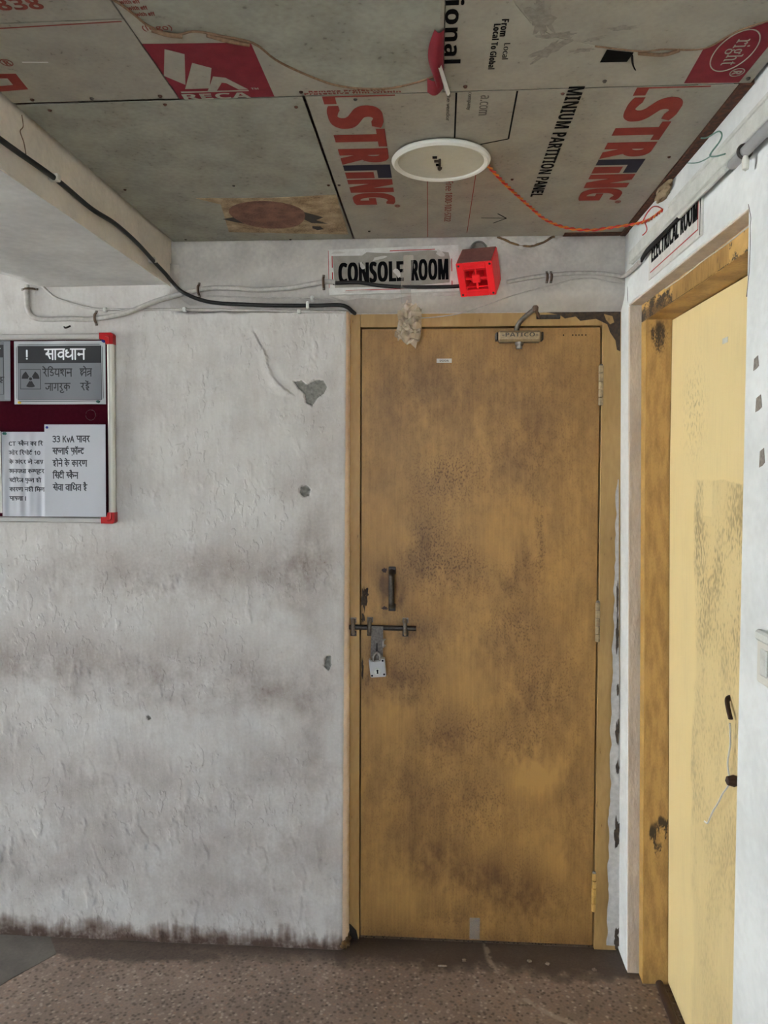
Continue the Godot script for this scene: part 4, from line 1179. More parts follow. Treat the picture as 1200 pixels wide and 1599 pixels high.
# ---------------------------------------------------------------- door 2 (right wall)
func build_door_2() -> void:
	var dr := thing("door_2", "pale yellow painted side door in its worn frame", "door", "", "structure")
	put("frame_post", box(Vector3(0.645, 0.0, 0.0635), Vector3(0.80, 2.108, 0.115), 0.003, true), M.frame_paint_worn, dr)
	put("frame_face", box(Vector3(0.6435, 0.0, 0.066), Vector3(0.6465, 2.054, 0.113), 0.0005, true), M.frame_edge, dr)
	put("frame_post", box(Vector3(0.645, 0.0, 0.895), Vector3(0.80, 2.108, 0.946), 0.003), M.frame_paint_worn, dr)
	put("frame_head", box(Vector3(0.645, 2.055, 0.1155), Vector3(0.80, 2.1085, 0.895), 0.003, true), M.frame_paint_worn, dr)
	# bare black wood on the head, paint edge left along its top
	var hf := func(u: float, v: float) -> Vector3: return warp(Vector3(0.6435, lerpf(2.0555, 2.108, v), lerpf(0.066, 0.944, u)))
	put("head_face", sheet(24, 2, hf, Vector3.LEFT), mat("head_wear", Color.WHITE, 0.55, head_texture()), dr)
	var jf := func(u: float, v: float) -> Vector3: return warp(Vector3(lerpf(0.6465, 0.7195, u), lerpf(0.004, 2.0545, v), 0.1156))
	put("jamb_face", sheet(2, 24, jf, Vector3.BACK), mat("jamb_wear", Color.WHITE, 0.55, jamb_texture()), dr)
	put("paint_lip", tube([warp(Vector3(0.643, 2.105, 0.30)), warp(Vector3(0.643, 2.103, 0.45)), warp(Vector3(0.643, 2.105, 0.6)), warp(Vector3(0.643, 2.103, 0.75)), warp(Vector3(0.643, 2.106, 0.92))], 0.0018, 6, 6), M.limewash, dr)
	var lf := func(u: float, v: float) -> Vector3: return warp(Vector3(0.720, lerpf(0.012, 2.052, v), lerpf(0.119, 0.893, u)))
	var leaf := put("leaf", sheet(24, 24, lf, Vector3.LEFT), M.door_paint_light, dr)
	put("leaf_edge", box(Vector3(0.738, 0.010, 0.119), Vector3(0.762, 2.053, 0.893), 0.001, true), M.frame_paint_worn, leaf)
	put("rebate", box(Vector3(0.765, 0.0, 0.10), Vector3(0.81, 2.10, 0.92), 0.0), M.frame_paint, dr)
	put("sticker", box(Vector3(0.7185, 1.917, 0.505), Vector3(0.7215, 1.931, 0.545), 0.0), M.sign_white, leaf)
	# latch remains at the near edge
	var lk := Node3D.new()
	lk.name = "latch"
	dr.add_child(lk, true)
	put("hook", tube([Vector3(0.722, 1.050, 0.600), Vector3(0.712, 1.046, 0.606), Vector3(0.708, 1.032, 0.622), Vector3(0.708, 1.010, 0.640)], 0.007, 4, 8, 0.6), M.brown_paint, lk)
	put("knob", lathe([Vector2(0, -0.035), Vector2(0.010, -0.030), Vector2(0.014, -0.015), Vector2(0.009, 0.0)], 14, Vector3.RIGHT), M.brown_paint, lk, Vector3(0.722, 0.872, 0.668))
	# threshold
	put("threshold", tube([warp(Vector3(0.693, 0.008, 0.12)), warp(Vector3(0.693, 0.008, 0.5)), Vector3(0.693, 0.008, 0.9)], 0.012, 4, 10), M.brown_paint, dr)

# ---------------------------------------------------------------- hand-drawn Devanagari strokes (grid: baseline 0, head line 10)
const GLYPHS := {
	"s": [8, 7, "7,10 7,0;3,10 3.2,7.5 1.2,5.8 1.2,5 3,4.6 4.6,1;2.8,5.5 7,5.5"], "aa": [3, 1.5, "1.5,10 1.5,0"], "v": [7, 6, "6,10 6,0;6,6 4.5,7 2.5,6.6 1.2,4.8 1.8,2.8 3.6,2.2 5.2,3 6,4.5"],
	"dh": [8, 7, "7,10 7,0;5.4,10 8,10;2.2,9 1.2,8.2 1.6,7 3.4,6.6;3,6.6 1.2,5.2 1.4,3.2 3,2.2 5,2.8 7,5"], "n": [7, 6, "6,10 6,0;6,5 2.5,5 1.5,5.8 1,4.8 1.8,4 2.6,4.5"], "r": [6, 3.5, "2.5,10 3.8,8.5 3.6,6.5 1.6,5.2 2.8,5 5,0.5"],
	"dd": [6, 3, "3,10 3,8 1.5,7.5 1.2,6 2.5,5.2 4,5.4 5,4 4.4,1.8 2.6,1 1,2"], "y": [7, 6, "6,10 6,0;1.5,10 2.6,8.5 2,6.8 1.2,5 2,3 4,2.6 6,4"], "sh": [8.6, 7.6, "7.6,10 7.6,0;1.4,8.6 1.2,7.4 2.6,7.2 3,8.6 4.2,9 5,7.6 4.2,6 1.4,4.6;1.4,4.6 3,4.8 5,1.4"],
	"ksh": [9, 8, "8,10 8,0;1.5,9 1,7.6 2.4,6.6 4,7.4 4.4,9;2.4,6.6 1,4.8 1.6,2.8 3.6,3.4 5,5.4 8,5.4;3.6,3.4 2.2,0.8"], "tr": [7, 6, "6,10 6,0;6,7 2,6.6 1.2,5;6,4.5 1,1.5"], "j": [8, 7, "7,10 7,0;7,6 4.5,6 4.8,3.4 3,2 1.4,2.8 1.2,4.4"],
	"g": [7, 6, "6,10 6,0;3,10 3,4 2,3.2 1.2,4.2"], "k": [9, 4.5, "4.5,10 4.5,0;4.5,6.5 3,7.4 1.4,6 1.4,4 3,3 4.5,5;4.5,6.5 6.5,7.2 8,5.6 7.4,3"], "h": [7, 4, "4,10 4,8.2 2,7.8 1.6,6.4 4.4,5.6 5,4 3.4,3 1.8,3.8;3.4,3 2.4,1.6 4.6,0.2"],
	"p": [7, 6, "6,10 6,0;1.8,10 1.6,5.6 3,4.4 6,5.4"], "l": [9, 8, "8,10 8,0;1.6,3 1.2,5.4 2.6,6.8 4.2,5.6 4.2,3;4.2,5.6 5.6,7 8,6.6"], "pl": [11, 10, "10,10 10,0;1.2,10 1,6.4 2.4,5.4 4,6;3.6,3 3.2,5.4 4.6,6.8 6.2,5.6 6.2,3;6.2,5.6 7.6,7 10,6.6"],
	"t": [6, 3, "3,10 3,8;5,7.6 2.4,7.8 1.2,5.6 1.6,2.4 3.4,1 5,2"], "f": [9, 5, "5,10 5,0;1.6,10 1.4,5.6 3,4.6 5,5.4;5,6.5 6.8,7.2 8,5.6 7.4,3.4;2,-1.6 2.3,-1.6"], "lt": [11, 8, "1.2,3 1,5.4 2.2,6.8 3.4,5.6 3.4,3;3.4,5.6 5,6.6;8,10 8,8;10,7.6 7.4,7.8 6.2,5.6 6.6,2.4 8.4,1 10,2"],
	"ii_": [7, 3.4, "3.4,10 3.4,8.4 1.6,8 1.6,6.2 4.6,5.8 5,3.8 3.2,2.6 1.6,3.4;3.2,2.6 5,0.4;3.4,10 4,12.6 5.6,13"], "nn": [9, 8, "8,10 8,0;1.5,10 1.5,5 3,4 4.5,5 4.5,10"], "s_": [5, 3, "3,10 3.2,7.5 1.2,5.8 3,4.6 4.2,1.5;2.8,5.5 5,5.5"],
	"ta": [7, 6, "6,10 6,0;6,6.5 3,6.4 1.4,4.8 1.8,2.6 3.2,1.6"], "e_": [7, 5.4, "2,10 2,6 3.6,4.4 5.4,6;5.4,10 5.4,3 3.5,0.5"], "a_": [9, 8, "8,10 8,0;1.6,8.8 3.4,9.2 4.2,7.6 2.4,6.2 4.4,5.2 4.6,3 2.6,2 1,3.4;4.4,5.4 8,5.4"],
	"d": [6, 3.2, "3.2,10 3.2,8 1.6,7.4 1.2,5.4 2.6,4.2 4.4,5.2 4,3.4 5,0.6"], "th": [8, 7, "7,10 7,0;5.4,10 8,10;2,9 1.2,8 2,7 3.6,7.6 3.4,9;2.6,7 1.2,5 2,2.6 4.4,2.6 7,5"], "m": [7, 6, "6,10 6,0;2,10 2,4.5 1,3.6 1.6,2.6 2.4,3.6 2,4.5 6,4.5"],
	"mpy": [12, 11, "11,10 11,0;1.6,10 1.6,4.5 0.8,3.6 1.6,2.8 2,4.5 3.6,4.5;4,10 3.8,6.2 5,5.4 6.4,6;7,10 8,8.5 7.2,6.8 6.6,5 7.4,3 9,2.6 11,4"],
	"e": [0, 0, "0,10 -1,12 -3,13.5"], "ai": [0, 0, "0,10 -1,12 -3,13.5;0,10 -0.2,12.4 -1.2,14.4"], "an": [0, 0, "-0.2,12.6 0.2,12.6"], "o": [3, 1.5, "1.5,10 1.5,0;1.5,10 0.5,12 -1.5,13.5"], "au": [3, 1.5, "1.5,10 1.5,0;1.5,10 0.5,12 -1.5,13.5;1.5,10 1.2,12.6 0.2,14.2"], "oo": [3, 1.5, "1.5,10 1.5,0;-0.5,13 0.5,11.5 1.5,11.2 2.8,12.8"],
	"ii": [3, 1.5, "1.5,10 1.5,0;1.5,10 1,12.5 -1,13.5 -3,12.5 -4,10"], "i": [3, 1.2, "1.2,10 1.2,0;1.2,10 1.8,12.5 4,13.5 6.5,12.3 7,10"], "u": [0, 0, "0,0 1,-1.5 0,-3 -2,-2.4"], "uu": [0, 0, "0,0 -1.5,-1 -1,-2.5 1,-3 3,-2"], "rr": [0, 0, "0,10 0.4,12 2,13"],
	"|": [4, 1, "1,10 1,0"], " ": [4, 0, ""], "3": [7, 3, "1,9 3,10 5.4,9 5.4,6.6 3,5.6 5.6,4.4 5.6,1.4 3.2,0 1,1.2"], "K": [7.4, 3, "1.2,10 1.2,0;6,10 1.2,4.4;2.8,6 6.2,0"], "vv": [6.4, 3, "1,6.6 3.2,0 5.4,6.6"], "A": [7.6, 3, "0.6,0 3.6,10 6.6,0;1.6,3.4 5.6,3.4"],
	"C": [7.4, 3, "6,8.4 4.4,9.8 2.4,9.6 1,7 1,3 2.4,0.4 4.6,0.2 6,1.6"], "T": [7.4, 3, "0.6,10 6.6,10;3.6,10 3.6,0"], "1": [6, 3, "1.4,7.8 3.2,10 3.2,0"], "0": [7, 3, "3.4,10 1.4,8.2 1,5 1.4,1.8 3.4,0 5.4,1.8 5.8,5 5.4,8.2 3.4,10"], "!": [5, 2, "2,10 2,3;1.9,0.4 2.1,0.4"],
}
const NO_HEAD := ["dh", "th", "|", " ", "3", "K", "vv", "A", "C", "T", "1", "0", "!"]

func stroke(im: Image, a: Vector2, b: Vector2, r: float, c: Color) -> void:
	var w := im.get_width()
	var h := im.get_height()
	for y in range(maxi(0, int(minf(a.y, b.y) - r - 1)), mini(h, int(maxf(a.y, b.y) + r + 2))):
		for x in range(maxi(0, int(minf(a.x, b.x) - r - 1)), mini(w, int(maxf(a.x, b.x) + r + 2))):
			var p := Vector2(x + 0.5, y + 0.5)
			var q := Geometry2D.get_closest_point_to_segment(p, a, b)
			var k := clampf(r + 0.5 - p.distance_to(q), 0.0, 1.0)
			if k > 0.0: im.set_pixel(x, y, im.get_pixel(x, y).lerp(c, k))

# writes glyph names from left x and baseline y; em is the height of the head line above the baseline
func write_line(im: Image, names: Array, x: float, y: float, em: float, r: float, c: Color, wide := 1.0) -> void:
	var s := em / 10.0
	var pen := x
	var anchor := x
	for g in names:
		var gl: Array = GLYPHS[g]
		var at := anchor if gl[0] == 0 else pen
		for line in (gl[2] as String).split(";", false):
			var prev := Vector2.INF
			for pt in line.split(" ", false):
				var xy := pt.split_floats(",")
				var p := Vector2(at + xy[0] * s * wide, y - xy[1] * s)
				if prev != Vector2.INF: stroke(im, prev, p, r, c)
				prev = p
		if gl[0] > 0:
			if not NO_HEAD.has(g): stroke(im, Vector2(pen, y - em), Vector2(pen + gl[0] * s * wide, y - em), r, c)
			anchor = pen + gl[1] * s * wide
			pen += gl[0] * s * wide

func paper_material(called: String, im: Image) -> StandardMaterial3D:
	return mat(called, Color.WHITE, 0.6, ImageTexture.create_from_image(im))

func caution_image() -> Image:
	var im := Image.create(620, 430, false, Image.FORMAT_RGB8)
	im.fill(Color(0.70, 0.71, 0.72))
	var dark := Color(0.13, 0.135, 0.15)
	var mid := Color(0.45, 0.46, 0.48)
	im.fill_rect(Rect2i(14, 22, 590, 388), dark)
	im.fill_rect(Rect2i(18, 26, 582, 380), Color(0.71, 0.72, 0.73))
	im.fill_rect(Rect2i(24, 32, 570, 368), dark)
	im.fill_rect(Rect2i(27, 150, 564, 247), mid)
	for k in 4:                                   # rounded corners of the border
		for y in 24:
			for x in 24:
				if Vector2(24 - x, 24 - y).length() > 24:
					im.set_pixel(14 + x if k % 2 == 0 else 603 - x, 22 + y if k < 2 else 409 - y, Color(0.70, 0.71, 0.72))
	var wht := Color(0.90, 0.91, 0.92)
	write_line(im, ["!"], 76, 122, 58, 6.0, wht)
	write_line(im, ["s", "aa", "v", "dh", "aa", "n"], 208, 124, 68, 5.4, wht, 1.12)
	var ink := Color(0.08, 0.08, 0.09)
	write_line(im, ["r", "e", "i", "dd", "y", "sh", "n"], 190, 240, 50, 3.2, ink, 1.08)
	write_line(im, ["ksh", "e", "tr"], 448, 240, 50, 3.2, ink, 1.0)
	write_line(im, ["j", "aa", "g", "r", "uu", "k"], 206, 336, 48, 3.2, ink, 1.1)
	write_line(im, ["r", "h", "e", "an"], 450, 336, 48, 3.2, ink, 1.1)
	# trefoil in its square
	for e in [[44, 192, 176, 192], [44, 326, 176, 326], [44, 192, 44, 326], [176, 192, 176, 326]]:
		stroke(im, Vector2(e[0], e[1]), Vector2(e[2], e[3]), 1.6, ink)
	for y in range(195, 324):
		for x in range(47, 174):
			var p := Vector2(x - 110, y - 256)
			var L := p.length()
			if L < 10: im.set_pixel(x, y, ink)
			elif L > 17 and L < 58:
				var a := rad_to_deg(atan2(-p.y, p.x))
				for cdeg in [30.0, 150.0, -90.0]:
					if absf(wrapf(a - cdeg, -180, 180)) < 29: im.set_pixel(x, y, ink)
	return im

func notice_image(w: int, h: int, lines: Array, x: float, y0: float, dy: float, em: float, r: float) -> Image:
	var im := Image.create(w, h, false, Image.FORMAT_RGB8)
	im.fill(Color(0.735, 0.745, 0.765))
	for k in lines.size():
		write_line(im, lines[k], x, y0 + dy * k, em, r, Color(0.10, 0.10, 0.13))
	return im

func build_notice_board() -> void:
	var bd := thing("notice_board", "maroon felt notice board in silver frame with red corner caps", "notice board", "", "", Vector3.ZERO)
	var x0 := -1.95
	var x1 := -1.052
	var y0 := 1.419
	var y1 := 2.042
	put("felt", box(Vector3(x0 + 0.01, y0 + 0.01, 0.014), Vector3(x1 - 0.01, y1 - 0.01, 0.022), 0.0), M.felt, bd)
	put("frame_rail", box(Vector3(x0, y1 - 0.019, 0.014), Vector3(x1 - 0.02, y1, 0.034), 0.004), M.aluminium, bd)
	put("frame_rail", box(Vector3(x0, y0, 0.014), Vector3(x1 - 0.02, y0 + 0.019, 0.034), 0.004), M.aluminium, bd)
	put("frame_rail", box(Vector3(x1 - 0.022, y0 + 0.02, 0.014), Vector3(x1, y1 - 0.02, 0.034), 0.005), M.ivory_plastic, bd)
	put("frame_groove", box(Vector3(x1 - 0.015, y0 + 0.02, 0.033), Vector3(x1 - 0.012, y1 - 0.02, 0.0346), 0.0), M.aluminium, bd)
	put("frame_rail", box(Vector3(x0, y0 + 0.02, 0.014), Vector3(x0 + 0.022, y1 - 0.02, 0.034), 0.004), M.aluminium, bd)
	for top in [true, false]:
		var s := -1.0 if top else 1.0
		var yc: float = (y1 + 0.001) if top else (y0 - 0.001)
		var poly := pv([-0.046, 0, -0.006, 0, 0, 0.006 * s, 0, 0.037 * s, -0.024, 0.037 * s, -0.026, 0.026 * s, -0.030, 0.022 * s, -0.046, 0.021 * s])
		var st := plate(poly, Vector3(x1 + 0.001, yc, 0.013), Vector3.RIGHT, Vector3.UP, Vector3.BACK, 0.025)
		put("corner_cap", st, M.red_cap, bd)
		put("corner_ridge", tube([Vector3(x1 - 0.024, yc + 0.010 * s, 0.038), Vector3(x1 - 0.014, yc + 0.012 * s, 0.038), Vector3(x1 - 0.011, yc + 0.018 * s, 0.038), Vector3(x1 - 0.011, yc + 0.036 * s, 0.038)], 0.003, 3, 6), M.red_cap, bd)
	put("round_mark", tube(circle(Vector3(-1.135, 1.776, 0.0221), 0.017, Vector3.RIGHT, Vector3.UP), 0.0005, 1, 4), M.tape_film, bd)

	# sheets of paper: corner points, waviness, how far they stand off
	var caution := paper_material("caution_print", caution_image())
	paper("caution_sheet", "grey radiation caution sheet with trefoil at top of notice board", -1.390, 1.811, -1.081, 2.0185, caution, 0.004, 3.0, 0.5)
	var im0 := Image.create(300, 430, false, Image.FORMAT_RGB8)
	im0.fill(Color(0.42, 0.43, 0.45))
	im0.fill_rect(Rect2i(270, 10, 30, 410), Color(0.50, 0.51, 0.53))
	im0.fill_rect(Rect2i(0, 30, 268, 10), Color(0.13, 0.135, 0.15))
	im0.fill_rect(Rect2i(0, 40, 266, 80), Color(0.15, 0.155, 0.17))
	im0.fill_rect(Rect2i(0, 380, 268, 3), Color(0.13, 0.135, 0.15))
	im0.fill_rect(Rect2i(265, 30, 3, 352), Color(0.13, 0.135, 0.15))
	write_line(im0, ["r", "h"], 216, 300, 40, 3.0, Color(0.1, 0.1, 0.1))
	write_line(im0, ["n"], 216, 104, 48, 4.0, Color(0.9, 0.9, 0.9))
	paper("grey_sheet", "dark grey printed sheet cut off at left edge of notice board", -1.62, 1.822, -1.404, 2.0215, paper_material("grey_print", im0), 0.003, 2.0, 1.5)
	var ct := notice_image(400, 730, [["C", "T", " ", "s_", "k", "ai", "n", " ", "k", "aa", " ", "i", "r"], ["a_", "o", "r", " ", "i", "r", "p", "o", "t", "rr", " ", "1", "0"], ["k", "e", " ", "a_", "an", "d", "r", " ", "l", "e", " ", "j", "aa", "e_"],
		["a_", "n", "y", "th", "aa", " ", "k", "mpy", "uu", "t", "r"], ["s_", "t", "o", "r", "e", "j", " ", "f", "u", "l", " ", "h", "o"], ["k", "aa", "r", "nn", " ", "n", "h", "ii", " ", "i", "m", "l"], ["p", "aa", "e_", "g", "aa", " ", "|"]], 46, 118, 79, 32, 2.9)
	paper("notice_sheet", "wavy white notice in Hindi beginning CT, left of the flat one", -1.437, 1.4395, -1.225, 1.720, paper_material("notice_print", ct), 0.0022, 9.0, 0.2, 0.003)
	var kv := notice_image(520, 760, [["3", "3", " ", "K", "vv", "A", " ", "p", "aa", "v", "r"], ["s", "pl", "aa", "ii_", " ", "f", "oo", "lt"], ["h", "o", "n", "e", " ", "k", "e", " ", "k", "aa", "r", "nn"], ["i", "s", "t", "ii", " ", "s_", "k", "ai", "n"], ["s", "e", "v", "aa", " ", "v", "aa", "i", "dh", "ta", " ", "h", "ai"]], 66, 144, 100, 48, 4.2)
	paper("notice_sheet", "smooth white notice in Hindi reading 33 KvA in lower right of board", -1.286, 1.440, -1.079, 1.744, paper_material("notice_print_b", kv), 0.003, 2.0, 2.2, 0.009)
	paper("blank_sheet", "edge of a white sheet at lower left edge of notice board", -1.66, 1.45, -1.4375, 1.722, M.sign_white, 0.004, 3.0, 1.0, 0.006)
	for p in [[-1.084, 2.016, "pin_blue", "blue push pin at top right corner of caution sheet"], [-1.370, 1.816, "pin_yellow", "yellow push pin at lower left corner of caution sheet"], [-1.104, 1.819, "pin_green", "green push pin at lower right corner of caution sheet"], [-1.276, 1.734, "pin_blue", "blue push pin on the 33 KvA notice"], [-1.424, 1.714, "pin_green", "green push pin on the CT notice"]]:
		var pn := thing("push_pin", p[3], "push pin", "push pins on the notice board", "", Vector3(p[0], p[1], 0.030))
		put("head", lathe([Vector2(0, 0.012), Vector2(0.0040, 0.011), Vector2(0.0045, 0.009), Vector2(0.0025, 0.007), Vector2(0.0028, 0.003), Vector2(0.0048, 0.001), Vector2(0.0048, 0.0)], 12, Vector3.BACK), M[p[2]], pn, Vector3.ZERO)
		put("needle", lathe([Vector2(0, -0.008), Vector2(0.0006, -0.006), Vector2(0.0006, 0.0)], 6, Vector3.BACK), M.steel_bright, pn)

func circle(c: Vector3, r: float, a: Vector3, b: Vector3, n := 28) -> Array:
	var out := []
	for k in n + 1: out.append(c + a * r * cos(TAU * k / n) + b * r * sin(TAU * k / n))
	return out

func paper(called: String, label: String, x0: float, y0: float, x1: float, y1: float, m: Material, amp: float, waves: float, ph: float, off := 0.0) -> void:
	var f := func(u: float, v: float) -> Vector3:
		var k := amp * (0.35 + 0.65 * (1.0 - v))
		var z := 0.0245 + off + amp + k * (sin(waves * TAU * u * 0.5 + ph + v * 1.2) * 0.6 + 0.4 * sin(waves * TAU * u * 0.83 + ph * 2.0 - v * 2.0))
		return Vector3(lerpf(x0, x1, u), lerpf(y0, y1, v), maxf(z, 0.0232 + off * 0.6))
	tag(put(called, sheet(48, 16, f, Vector3.BACK), m), label, "paper", "sheets pinned to the notice board")

# ---------------------------------------------------------------- signs
func build_signs() -> void:
	# CONSOLE ROOM, stuck to the beam over the door
	var z := 0.006
	var cs := thing("room_sign", "worn white CONSOLE ROOM sign with red border lines over door", "sign", "", "", Vector3(-0.136, 2.240, z))
	cs.rotation.z = 0.022
	var hw := 0.2095
	put("plate", box(Vector3(-hw, -0.073, -0.002), Vector3(hw, 0.073, 0.002), 0.0006), M.sign_white, cs)
	put("grey_film", plate(pv([-0.195, 0.052, -0.10, 0.050, -0.085, 0.060, -0.02, 0.055, 0.12, 0.060, 0.178, 0.050, 0.185, 0.02, 0.18, -0.045, 0.06, -0.052, -0.19, -0.05]), Vector3(0, 0, 0.002), Vector3.RIGHT, Vector3.UP, Vector3.BACK, 0.0002), M.sign_grey, cs)
	lettering("lettering", "CONSOLE", Vector3(-0.072, -0.004, 0.0022), Vector3.RIGHT, Vector3.UP, 0.212, 0.066, M.print_black, cs, true, 0.0006, false, true)
	lettering("lettering", "ROOM", Vector3(0.117, -0.002, 0.0022), Vector3.RIGHT, Vector3.UP, 0.120, 0.067, M.print_black, cs, true, 0.0006, false, true)
	for l in [[-0.01, 0.0605, 0.135, 0.063], [-0.155, -0.0615, 0.075, -0.059], [-0.1985, 0.015, -0.1955, 0.052], [-0.1985, -0.025, -0.1955, 0.0], [0.186, -0.056, 0.189, -0.04], [0.186, -0.01, 0.189, 0.03], [-0.2095, -0.05, -0.208, 0.07]]:
		put("border_line", box(Vector3(l[0], l[1], 0.002), Vector3(l[2], l[3], 0.0026), 0.0), M.sign_red, cs)
	# lime splashes over it
	for s in [[-0.045, 0.040, 0.022, 0.006, 0.2], [-0.100, 0.018, 0.006, 0.016, 0.5], [0.012, -0.010, 0.008, 0.020, 0.6], [0.150, 0.048, 0.014, 0.010, -0.6], [-0.178, 0.062, 0.02, 0.004, 0.0], [0.10, -0.064, 0.03, 0.004, 0.0], [-0.12, -0.064, 0.05, 0.005, 0.0]]:
		var poly := []
		for k in 14:
			var t := TAU * k / 14
			var o := Vector2(s[2] * cos(t) * (1.0 + 0.3 * sin(3.0 * t + s[0] * 90.0)), s[3] * sin(t) * (1.0 + 0.25 * cos(2.0 * t))).rotated(s[4])
			poly.append_array([s[0] + o.x, s[1] + o.y])
		put("lime_splash", plate(pv(poly), Vector3(0, 0, 0.0028), Vector3.RIGHT, Vector3.UP, Vector3.BACK, 0.0006), M.limewash, cs)
	put("lime_streak", plate(pv([-0.21, -0.074, 0.21, -0.078, 0.19, -0.088, 0.05, -0.082, -0.02, -0.094, -0.10, -0.084, -0.16, -0.092]), Vector3(0, 0, -0.003), Vector3.RIGHT, Vector3.UP, Vector3.BACK, 0.0025), M.limewash, cs)

	# ELECTRICAL ROOM, on the right wall under the trunking
	var es := thing("room_sign", "white ELECTRICAL ROOM sign under cable trunking on right wall", "sign", "", "", Vector3(0.598, 2.182, 0.492))
	put("plate", box(Vector3(-0.002, -0.050, -0.212), Vector3(0.004, 0.055, 0.212), 0.0006), M.sign_white, es)
	lettering("lettering", "ELECTRICAL ROOM", Vector3(-0.002, 0.018, 0.004), Vector3.BACK, Vector3.UP, 0.376, 0.052, M.print_black, es, true, 0.0006, false, true)
	put("border_line", box(Vector3(-0.0026, -0.0335, -0.195), Vector3(-0.002, -0.0305, 0.195), 0.0), M.sign_red, es)
	put("border_line", box(Vector3(-0.0026, -0.0305, 0.192), Vector3(-0.002, 0.05, 0.195), 0.0), M.sign_red, es)
	put("border_edge", box(Vector3(-0.0026, -0.049, 0.206), Vector3(-0.002, 0.05, 0.209), 0.0), M.print_black, es)

